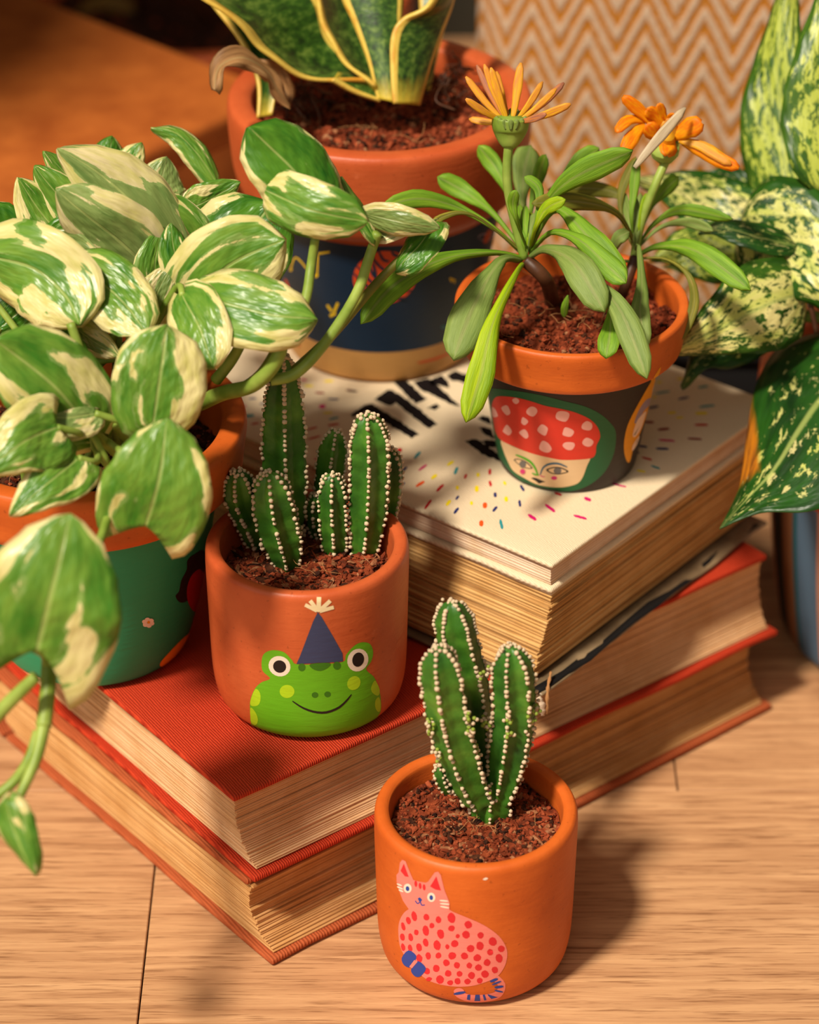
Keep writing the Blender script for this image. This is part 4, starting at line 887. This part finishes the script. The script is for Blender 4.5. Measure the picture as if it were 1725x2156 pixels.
gl([(1338, 520, DB), (1330, 460, 1.43), (1335, 400, 1.43), (1342, 335, 1.43)], 22, GAZ, 0)
gl([(1338, 525, DB), (1370, 440, 1.45), (1400, 400, 1.455), (1430, 372, 1.46)], 34, GAZ, 20)
gl([(1115, 525, DA), (1128, 480, 1.39), (1150, 440, 1.385), (1190, 420, 1.38)], 30, GAZ_LIME, 0)
gl([(1112, 530, DA), (1090, 470, 1.39), (1080, 430, 1.385), (1086, 402, 1.38)], 24, GAZ, 0)
for q in range(11):
    a = random.uniform(-1, 1); c0 = (1108, 545, DA) if q < 7 else (1338, 535, DB)
    gl([c0, (c0[0] + a*12, c0[1]-50, c0[2]-.004), (c0[0] + a*34 + random.uniform(-8, 8), c0[1]-95-random.uniform(0, 40), c0[2]+random.uniform(-.01, .02))], 20, random.choice((GAZ, GAZ_SOFT, GAZ_LIME)), random.uniform(-30, 30))
tube(t4, 'stem', [at(1108, 548, DA), at(1150, 590, DA+.002), on(1165, 640, zs4), on(1178, 668, zs4-.008)], .0034, STEM_BROWN)
tube(t4, 'stem', [at(1338, 540, DB), at(1318, 600, DB), on(1300, 640, zs4), on(1290, 660, zs4-.008)], .0026, STEM_BROWN)
leaf(t4, 'seedling', [(1188, 668, 1.42), (1190, 645, 1.415), (1196, 622, 1.412)], 16, GAZ, 'ovate', 0)
ptube(t4, 'flower_stem', [(1105, 545, DA), (1078, 440, 1.405), (1068, 370, 1.40), (1072, 300, 1.395)], 20, STEM)
ptube(t4, 'flower_stem', [(1335, 545, DB), (1350, 470, 1.435), (1380, 390, 1.43), (1402, 340, 1.43)], 19, STEM)
def petal(par, pts, w, mat, roll=0): return leaf(par, 'petal', pts, w, mat, 'petal', roll, .3, .3, 0, 8, 4, .0004)
def calyx(par, c, top, w):
    return tube(par, 'calyx', [at(*c), at((c[0]+top[0])/2, (c[1]+top[1])/2, c[2]), at(*top)], lambda t: w*c[2]/F/2*(.35+.85*math.sin(min(1, t*1.3)*math.pi/2)), STEM, 14)
f1 = calyx(t4, (1072, 312, 1.395), (1076, 244, 1.392), 66)
for k in range(16):
    a = k/16*6.283; bx, by = 1076+26*math.cos(a), 262+12*math.sin(a); leaf(f1, 'sepal', [(bx, by, 1.392-.006*math.sin(a)), (bx+8*math.cos(a), by-22, 1.392-.008*math.sin(a))], 12, GAZ_SOFT, 'petal', 0, .1, 0, 0, 5, 2)
for (x, y, dd, w, m_) in ((981, 161, 0, 19, PETAL_Y), (1004, 137, .004, 17, PETAL_M), (1020, 135, -.003, 18, PETAL_Y), (1034, 142, -.006, 20, PETAL_Y), (1097, 132, .0, 24, PETAL_Y), (1143, 172, .006, 18, PETAL_Y), (1172, 186, -.002, 17, PETAL_Y), (1188, 174, .004, 20, PETAL_M), (1202, 219, -.01, 22, PETAL_Y), (981, 208, -.01, 20, PETAL_Y), (988, 250, .005, 20, PETAL_Y), (1000, 190, .01, 17, PETAL_M), (1150, 240, -.015, 18, PETAL_M), (1046, 150, .012, 18, PETAL_Y)):
    bx = 1076+(x-1076)*.18; petal(f1, [(bx, 258+(y-262)*.05, 1.392), ((bx+x)/2, (255+y)/2+4, 1.392+dd*.6), (x, y, 1.392+dd)], w*.85, m_, random.uniform(-15, 15))
f2 = calyx(t4, (1402, 345, 1.43), (1400, 308, 1.425), 52)
for pts, w, m_ in (([(1385, 272), (1350, 235), (1312, 204)], 30, PETAL_O), ([(1360, 255), (1325, 252), (1298, 278)], 26, PETAL_O), ([(1358, 262), (1335, 285), (1314, 318)], 34, PETAL_O), ([(1400, 275), (1380, 245), (1362, 232)], 34, PETAL_O), ([(1405, 268), (1395, 240), (1388, 218)], 22, PETAL_O),
                   ([(1415, 290), (1448, 272), (1478, 258)], 46, PETAL_O), ([(1412, 280), (1408, 305), (1406, 328)], 40, PETAL_O), ([(1438, 300), (1495, 328), (1556, 354)], 34, PETAL_O), ([(1430, 296), (1480, 308), (1540, 346)], 26, PETAL_Y), ([(1405, 262), (1412, 250), (1420, 240)], 20, PETAL_O), ([(1400, 285), (1380, 280), (1362, 262)], 40, PETAL_O), ([(1425, 290), (1410, 268), (1402, 255)], 40, PETAL_Y)):
    petal(f2, [(x, y, 1.425-.004*i) for i, (x, y) in enumerate(pts)], w, m_, random.uniform(-20, 20))
petal(f2, [(1337, 353, 1.405), (1380, 300, 1.405), (1444, 227, 1.41)], 24, PETAL_W, 10)['label'] = 'withered white petal'
tube(f2, 'disc', [at(1403, 300, 1.424), at(1406, 285, 1.420)], .0035, PETAL_Y)

# ================================================================ pothos in the green pot
C5 = (-.148, 1.202)
t5 = thing('potted_pothos', (*C5, FZ), 'variegated green and cream trailing pothos in green painted pot on the red book', 'potted plant')
PG = [(.036, 0), (.0400, .0008), (.0445, .005), (.0500, .025), (.0560, .055), (.0600, .080), (.0620, .0880), (.0680, .0905), (.0718, .0950), (.0730, .104), (.0745, .114), (.0745, .1175), (.0735, .1200), (.0715, .1206)]
p5 = Pot(t5, C5, FZ, PG, [TERRA, P['teal_green']], bands=lambda z, out, a: 1 if out and z < .0885 else 0, inner=[(.0660, .1206), (.0640, .1195), (.0630, .117), (.0618, .108), (.0600, .092)])
o_, s_ = (0, 800), 3.08
L5 = [(Z(o_, s_, smooth([(1330, 1120), (1260, 1130), (1215, 1170), (1210, 1230), (1175, 1300), (1160, 1370), (1138, 1400), (1160, 1438), (1200, 1440), (1260, 1400), (1330, 1400)], 4)), 'black'),
      (Z(o_, s_, smooth([(1345, 1300), (1310, 1240), (1285, 1228), (1240, 1270), (1212, 1350), (1218, 1440), (1255, 1500), (1300, 1510), (1345, 1500)], 4)), 'crimson'),
      (Z(o_, s_, [(1312, 1510), (1350, 1500), (1350, 1600), (1302, 1596)]), 'night'),
      (Z(o_, s_, smooth([(1350, 1590), (1290, 1600), (1200, 1660), (1100, 1760), (1040, 1830), (1045, 1858), (1100, 1856), (1200, 1825), (1290, 1760), (1350, 1700)], 4)), 'amber'),
      (Z(o_, s_, stroke([(1195, 1775), (1215, 1790), (1240, 1775)], 5)), 'crimson'), (Z(o_, s_, stroke([(1180, 1820), (1270, 1780), (1350, 1720)], 16)), 'crimson')]
for k in range(6):
    a = k/6*6.283+.3; L5.append((Z(o_, s_, ell(960+24*math.cos(a), 1572+20*math.sin(a), 17, 14)), 'white'))
L5.append((Z(o_, s_, ell(962, 1568, 9, 9)), 'amber'))
p5.paint('painted_figure', L5, 'painted black, red and yellow shapes and a small white flower')
zs5 = FZ + .100
soil(t5, C5, .0612, zs5, 3000, .0012, SOIL_RED, .004, (3, 2, 6, 1), 41, 200, 30, 2)
rp = random.Random(2)
def pl(pts, w, mat=POTHOS, shape='heart', roll=0, cup=.18, fold=.1, wave=.05, lobe=.45, stem=True, lab=None, side=1):
    o = leaf(t5, 'leaf', pts, w, mat, shape, roll, cup, fold, wave, 18, 12, .0005, lobe, lab, side)
    if stem:
        b = at(*pts[0]); a = rp.random()*6.28; r = .012+.03*rp.random(); s = Vector((C5[0]+r*math.cos(a), C5[1]+r*math.sin(a), zs5-.002)); dr = (at(*pts[1])-b).normalized()
        m1 = b - dr*.012 - Vector((0, 0, .008)); m2 = s.lerp(b, .45) + Vector((0, 0, .012)); tube(t5, 'petiole', [s, m2, m1, b], .0016, STEM, 8)
    return o
# back row
pl([(462, 398, 1.42), (420, 330, 1.42), (372, 282, 1.42), (318, 268, 1.42)], 62, POTHOS, 'ovate', 25, .5)
pl([(262, 395, 1.43), (232, 340, 1.43), (236, 286, 1.43)], 90, POTHOS_GREEN, 'ovate', 10)
pl([(262, 400, 1.42), (268, 350, 1.42), (298, 300, 1.42)], 78, POTHOS, 'ovate', -15)
pl([(345, 440, 1.41), (338, 390, 1.41), (352, 330, 1.41)], 110, POTHOS_PALE, 'ovate', 10)
pl([(215, 450, 1.40), (150, 380, 1.40), (92, 318, 1.395)], 70, POTHOS, 'ovate', 20)
pl([(240, 520, 1.38), (150, 440, 1.375), (72, 350, 1.37)], 118, POTHOS, 'ovate', -10)
pl([(165, 530, 1.38), (95, 460, 1.375), (38, 374, 1.37)], 120, POTHOS, 'ovate', 12)
pl([(400, 585, 1.37), (300, 450, 1.355), (215, 370, 1.35), (122, 312, 1.345)], 175, POTHOS_PALE, 'ovate', 12, lobe=.2)
pl([(430, 560, 1.375), (370, 470, 1.365), (270, 400, 1.36)], 120, POTHOS, 'ovate', -15)
pl([(395, 440, 1.40), (440, 420, 1.40), (506, 384, 1.40)], 84, POTHOS, 'ovate', 15)
pl([(380, 470, 1.395), (420, 500, 1.39), (430, 550, 1.39)], 100, POTHOS_PALE, 'ovate', 15)
pl([(410, 610, 1.39), (500, 520, 1.385), (575, 425, 1.385)], 235, POTHOS_GREEN, 'round', -8)
pl([(75, 600, 1.38), (20, 510, 1.375), (-30, 430, 1.37)], 130, POTHOS_GREEN, 'round', 0)
pl([(330, 580, 1.36), (230, 490, 1.345), (118, 400, 1.335)], 190, POTHOS_PALE, 'ovate', -20, lobe=.2)
pl([(95, 560, 1.37), (160, 500, 1.365), (240, 560, 1.36)], 110, POTHOS_GREEN, 'round', 0)
pl([(60, 560, 1.36), (140, 520, 1.35), (235, 590, 1.345)], 90, POTHOS_PALE, 'ovate', 30)
# middle
pl([(350, 655, 1.36), (325, 570, 1.35), (345, 478, 1.35)], 100, POTHOS, 'ovate', 20)
pl([(410, 620, 1.35), (370, 540, 1.345), (360, 470, 1.345)], 80, POTHOS_GREEN, 'ovate', 10)
pl([(400, 645, 1.35), (480, 560, 1.335), (600, 505, 1.33)], 200, POTHOS, 'round', 5)
pl([(395, 618, 1.335), (480, 640, 1.32), (580, 665, 1.315), (668, 672, 1.315)], 168, POTHOS, 'round', -12, .25, lobe=.2)
pl([(-20, 540, 1.34), (70, 565, 1.33), (140, 625, 1.325), (168, 682, 1.32)], 200, POTHOS, 'round', 10)
pl([(152, 560, 1.34), (220, 600, 1.33), (270, 650, 1.325), (308, 702, 1.32)], 150, POTHOS, 'round', -10)
pl([(310, 700, 1.35), (330, 620, 1.345), (362, 560, 1.345)], 88, POTHOS_PALE, 'ovate', 10)
pl([(385, 622, 1.33), (420, 690, 1.32), (450, 775, 1.315)], 140, POTHOS, 'round', 18)
pl([(0, 690, 1.36), (70, 640, 1.36), (150, 650, 1.36)], 110, POTHOS_GREEN, 'ovate', 0)
pl([(155, 688, 1.345), (200, 720, 1.34), (252, 752, 1.34)], 70, POTHOS_PALE, 'ovate', 20)
# front
pl([(322, 893, 1.30), (338, 790, 1.295), (352, 683, 1.295)], 202, POTHOS, 'round', 4, .15, lab=None)
pl([(306, 1110, 1.285), (335, 1010, 1.275), (352, 880, 1.275)], 240, POTHOS, 'cord', 0, .15, lobe=.5, stem=False)
pl([(190, 905, 1.315), (110, 810, 1.30), (-10, 715, 1.29)], 215, POTHOS, 'round', 5)
pl([(175, 820, 1.335), (110, 730, 1.33), (60, 700, 1.33)], 120, POTHOS_GREEN, 'ovate', 5)
pl([(200, 870, 1.31), (140, 880, 1.305), (60, 870, 1.30)], 100, POTHOS_PALE, 'round', 15)
pl([(120, 900, 1.295), (50, 930, 1.285), (-40, 1000, 1.28)], 165, POTHOS, 'heart', 0)
pl([(165, 965, 1.30), (110, 1010, 1.29), (20, 1085, 1.285)], 140, POTHOS, 'heart', 8)
pl([(78, 1368, 1.235), (108, 1250, 1.225), (148, 1082, 1.225)], 320, POTHOS, 'cord', 0, .15, .1, .07, .8, stem=False)
pl([(15, 1690, 1.235), (30, 1750, 1.235), (74, 1845, 1.235)], 95, POTHOS, 'ovate', 30, .5, stem=False)
pl([(-15, 1760, 1.24), (10, 1730, 1.24), (20, 1690, 1.24)], 50, POTHOS_GREEN, 'ovate', 30, .5, stem=False)
# the shoots over the blue pot
pl([(672, 428, 1.33), (610, 350, 1.325), (524, 268, 1.32)], 172, POTHOS_GREEN, 'round', 12, .3, stem=False)
pl([(556, 398, 1.325), (650, 440, 1.315), (776, 468, 1.315)], 128, POTHOS, 'round', 12, .3, stem=False, lobe=.1)
pl([(790, 505, 1.345), (755, 440, 1.345), (720, 371, 1.345)], 46, POTHOS, 'ovate', 40, .4, stem=False)
pl([(768, 450, 1.345), (850, 468, 1.34), (926, 482, 1.34)], 72, POTHOS_PALE, 'ovate', 20, .3, stem=False)
pl([(790, 498, 1.35), (850, 470, 1.35), (900, 458, 1.35)], 60, POTHOS_PALE, 'ovate', -30, .3, stem=False)
pl([(918, 468, 1.36), (880, 520, 1.355), (832, 572, 1.355)], 84, POTHOS_GREEN, 'round', 35, .4, stem=False)
V5 = lambda pts, w, m=STEM, tp=.8: ptube(t5, 'vine', pts, w, m, tp)
s5 = on(415, 905, zs5); d5 = dep(s5)
V5([(420, 850, 1.375), (470, 828, 1.35), (530, 812, 1.335), (575, 770, 1.325), (597, 715, 1.32), (600, 680, 1.32)], 34, STEM)
V5([(445, 832, 1.365), (500, 822, 1.345), (548, 790, 1.335), (582, 735, 1.33), (590, 690, 1.33)], 26, STEM_OLIVE)
V5([(590, 725, 1.322), (640, 640, 1.325), (655, 560, 1.33), (664, 500, 1.325)], 24)
V5([(570, 800, 1.335), (625, 785, 1.335), (690, 715, 1.335), (750, 620, 1.345), (778, 540, 1.35), (795, 490, 1.345)], 26)
V5([(620, 780, 1.34), (700, 705, 1.345), (790, 600, 1.36), (860, 530, 1.36), (925, 475, 1.365)], 22, STEM_OLIVE)
V5([(455, 800, 1.35), (490, 755, 1.34), (515, 708, 1.33), (530, 680, 1.33)], 26)
V5([(600, 690, 1.325), (602, 650, 1.32), (592, 620, 1.32)], 20)
V5([(300, 960, 1.36), (240, 890, 1.34), (190, 790, 1.325), (148, 680, 1.32)], 24)
V5([(300, 985, 1.36), (240, 950, 1.335), (195, 900, 1.318)], 24)
V5([(285, 1020, 1.35), (240, 1060, 1.30), (205, 1150, 1.27), (150, 1250, 1.25), (75, 1360, 1.238)], 18, STEM, 1)
V5([(320, 960, 1.36), (322, 1000, 1.32), (330, 950, 1.30), (322, 893, 1.30)], 16, STEM, 1)
V5([(-40, 1540, 1.25), (20, 1478, 1.245), (75, 1425, 1.24)], 34, STEM, .8)
V5([(105, 1380, 1.262), (100, 1460, 1.258), (92, 1530, 1.255)], 34, STEM, 1)
V5([(92, 1528, 1.255), (75, 1600, 1.25), (35, 1690, 1.245), (20, 1730, 1.24)], 30, STEM, .5)
V5([(80, 1540, 1.257), (60, 1600, 1.255), (25, 1650, 1.25), (-30, 1690, 1.25)], 22, STEM, 1)
V5([(72, 1362, 1.24), (95, 1375, 1.255), (102, 1400, 1.26)], 26, STEM, 1)
for q in range(14):
    a = rp.uniform(0, 6.28); r = .05*math.sqrt(rp.random()); s = Vector((C5[0]+r*math.cos(a)-.005, C5[1]+r*math.sin(a), zs5-.003)); e = s + Vector((rp.gauss(0, .015), rp.gauss(0, .012), rp.uniform(.05, .09)))
    tube(t5, 'petiole', [s, s.lerp(e, .5)+Vector((rp.gauss(0, .005), 0, 0)), e], .0018, rp.choice((STEM, STEM_OLIVE)), 8)

# ================================================================ speckled aglaonema in the striped pot
C6 = (.283, 1.352)
t6 = thing('potted_aglaonema', (*C6, 0), 'speckled cream and dark green broad-leaved plant in a striped pot, at the right edge', 'potted plant')
PS = [(.078, 0), (.083, .001), (.088, .008), (.0925, .035), (.0965, .070), (.0985, .100), (.1000, .1060), (.1040, .1080), (.1060, .1120), (.1065, .130), (.1068, .142), (.1062, .1475), (.1040, .1490)]
STR = [P['teal'], plain('stripe_brown', srgb(150, 96, 60)), plain('stripe_blue', srgb(96, 122, 146)), plain('stripe_blush', srgb(226, 164, 130)), plain('stripe_dark', srgb(46, 52, 44))]
def stripes(z, out, a):
    if not out or z > .1062: return 0
    if z < .004: return 5
    k = (a - 3) % 45
    return 1 + (4 if k < 10 else 1 if k < 18 else 0 if k < 21 else 2 if k < 32 else 3)
p6 = Pot(t6, C6, 0, PS, [TERRA_RED] + STR + [BLACK], bands=stripes, inner=[(.098, .149), (.096, .1475), (.095, .144), (.094, .13), (.092, .12)])
soil(t6, C6, .0935, .128, 900, .002, SOIL_RED, .004, (3, 2, 5, 1), 51, 40, 4, 2)
def al(pts, w, mat=AGL, roll=0, cup=.2, lab=None, wave=.08, shape='acum', stem=True, side=1):
    o = leaf(t6, 'leaf', pts, w, mat, shape, roll, cup, .12, wave, 22, 12, .0006, .1, lab, side)
    if stem:
        b = at(*pts[0]); s = Vector((C6[0]+random.uniform(-.02, .02), C6[1]+random.uniform(-.02, .02), .125)); tube(t6, 'petiole', [s, s.lerp(b, .5)+Vector((0, 0, .02)), b], .003, STEM, 8)
    return o
al([(1665, 455, 1.50), (1648, 300, 1.50), (1640, 120, 1.50), (1668, -90, 1.50)], 190, AGL_LIGHT, -15)
al([(1760, 400, 1.47), (1752, 250, 1.47), (1745, 100, 1.47), (1770, -120, 1.47)], 215, AGL_LIGHT, 12)
al([(1600, 470, 1.50), (1520, 440, 1.51), (1430, 400, 1.51), (1330, 372, 1.51)], 150, AGL, 15)
al([(1590, 530, 1.50), (1500, 530, 1.50), (1430, 525, 1.50), (1370, 545, 1.50)], 140, AGL_LIGHT, 20)
al([(1560, 470, 1.485), (1640, 500, 1.475), (1720, 570, 1.46), (1800, 680, 1.45)], 265, AGL, 0, wave=.05, stem=False)
al([(1700, 615, 1.47), (1620, 640, 1.455), (1520, 690, 1.445), (1408, 744, 1.44)], 200, AGL_CREAM, 0, .25)
al([(1660, 660, 1.49), (1560, 720, 1.485), (1480, 750, 1.48), (1434, 812, 1.475)], 100, AGL_DARK, 25, .3)
ruled(t6, 'leaf', [(1800, 690, 1.50), (1650, 725, 1.49), (1598, 800, 1.48), (1572, 920, 1.46), (1556, 1030, 1.445), (1516, 1114, 1.43)], [(1900, 820, 1.45), (1850, 960, 1.43), (1790, 1035, 1.42), (1700, 1078, 1.42), (1600, 1080, 1.425), (1516, 1114, 1.43)], AGL_SPOT, .06, 30, 16, .0007, .01, 'leaf with an orange-brown scorched patch at its edge')
al([(1590, 420, 1.53), (1520, 390, 1.53), (1440, 395, 1.53)], 90, AGL_DARK, 0)
al([(1560, 560, 1.51), (1500, 570, 1.51), (1400, 560, 1.50)], 60, GAZ_SOFT, 20)
al([(1680, 520, 1.47), (1600, 500, 1.465), (1520, 480, 1.465), (1470, 490, 1.465)], 70, AGL_DARK, 30)
ptube(t6, 'petiole', [(1720, 700, 1.47), (1690, 580, 1.465), (1640, 480, 1.48), (1560, 470, 1.485)], 12, STEM_BROWN)

# ================================================================ background things
def boxed(name, corner, ang, L, Wd, H, mat, label, cat, bev=.006):
    t = thing(name, corner, label, cat); t.rotation_euler = (0, 0, R(ang)); return t
t7 = thing('wooden_stool', (-.07, 1.585, 0), 'orange-brown wooden box stool behind the plants, top left corner', 'stool'); t7.rotation_euler = (0, 0, R(138))
place_local(t7, 'seat', box_bm(0, .24, 0, .24, .180, .200, .005, 3), BOXMAT)
place_local(t7, 'side_panel', box_bm(.004, .236, .004, .02, 0, .180, .001, 1), BOXMAT); place_local(t7, 'side_panel', box_bm(.004, .236, .22, .236, 0, .180, .001, 1), BOXMAT)
place_local(t7, 'side_panel', box_bm(.004, .02, .0205, .2195, 0, .180, .001, 1), BOXMAT); place_local(t7, 'side_panel', box_bm(.22, .236, .0205, .2195, 0, .180, .001, 1), BOXMAT)
C8 = (-.135, 1.945)
t8 = thing('potted_plant', (*C8, 0), 'dark terracotta pot with an ochre leaf, blurred behind the stool', 'potted plant')
Pot(t8, C8, 0, [(.09, 0), (.10, .003), (.118, .05), (.128, .082), (.133, .086), (.136, .1), (.137, .116), (.134, .12)], TERRA_RED, inner=[(.124, .12), (.121, .117), (.118, .1), (.11, .08)], seg=96)
soil(t8, C8, .116, .088, 500, .003, SOIL_RED, .003, (1, 1, 6, 0), 61, 0, 0, 2)
leaf(t8, 'leaf', [(290, 30, 2.10), (240, 8, 2.10), (190, 16, 2.10), (155, 48, 2.10)], 40, OCHRE, 'ovate', 0, .3)
tube(t8, 'stem', [Vector((C8[0], C8[1], .088)), Vector((C8[0]-.03, C8[1]-.03, .14)), at(290, 30, 2.10)], .003, STEM_BROWN)
t10 = thing('dark_gap_filler', (.26, 1.485, 0), 'added matt black block darkening the gap between the notebook and the cushion', 'box')  # added black filler, stands in for the deep shade of this gap
place_local(t10, 'body', box_bm(-.14, .14, -.018, .022, 0, .092, .003, 2), BLACK); place_local(t10, 'top_slab', box_bm(-.143, .143, -.021, .025, .092, .100, .002, 2), BLACK)
# chevron cushion
t9 = thing('knitted_cushion', (.245, 1.62, 0), 'cream and ochre chevron knitted cushion leaning at the back right', 'cushion')
def cushion():
    W_, H_, n, m = .43, .46, 300, 300; vs, fs, zz = [], [], []
    for sgn in (1, -1):
        for j in range(m+1):
            for i in range(n+1):
                u, v = i/n*2-1, j/m*2-1; k = max(0, (1-abs(u)**5)*(1-abs(v)**5))**.5
                per = .0320; am = .0300; pitch = .0156; x = u*W_/2; y = v*H_/2 + .05*x
                tri = abs(((x/per) % 1)*2-1); ph = ((y + am*tri + .0012*mnoise.noise(Vector((x*40, y*40, 0))))/pitch) % 1; z = .5+.5*math.cos(2*math.pi*ph)
                loop = .5+.5*math.sin(y*2*math.pi/.0032+tri*9)
                d = .055*k + (.0016*z + .0006*loop)*min(1, k*2)
                vs.append(Vector((x*(1-.04*(1-k)), -sgn*d, y))); zz.append(z if sgn > 0 else z)
    st = (n+1)*(m+1)
    for s in (0, 1):
        for j in range(m):
            for i in range(n):
                a = s*st + j*(n+1)+i; q = (a, a+1, a+n+2, a+n+1); fs.append(q if s == 0 else q[::-1])
    M = Matrix.Translation((.245, 1.622, .240)) @ Matrix.Rotation(R(-14), 4, 'X') @ Matrix.Rotation(R(-4), 4, 'Z')
    me = mesh('cover', [M @ v for v in vs], fs); at_ = me.attributes.new('zig', 'FLOAT', 'POINT'); at_.data.foreach_set('value', zz)
    return link('cover', me, t9, CHEV, True)
cushion()
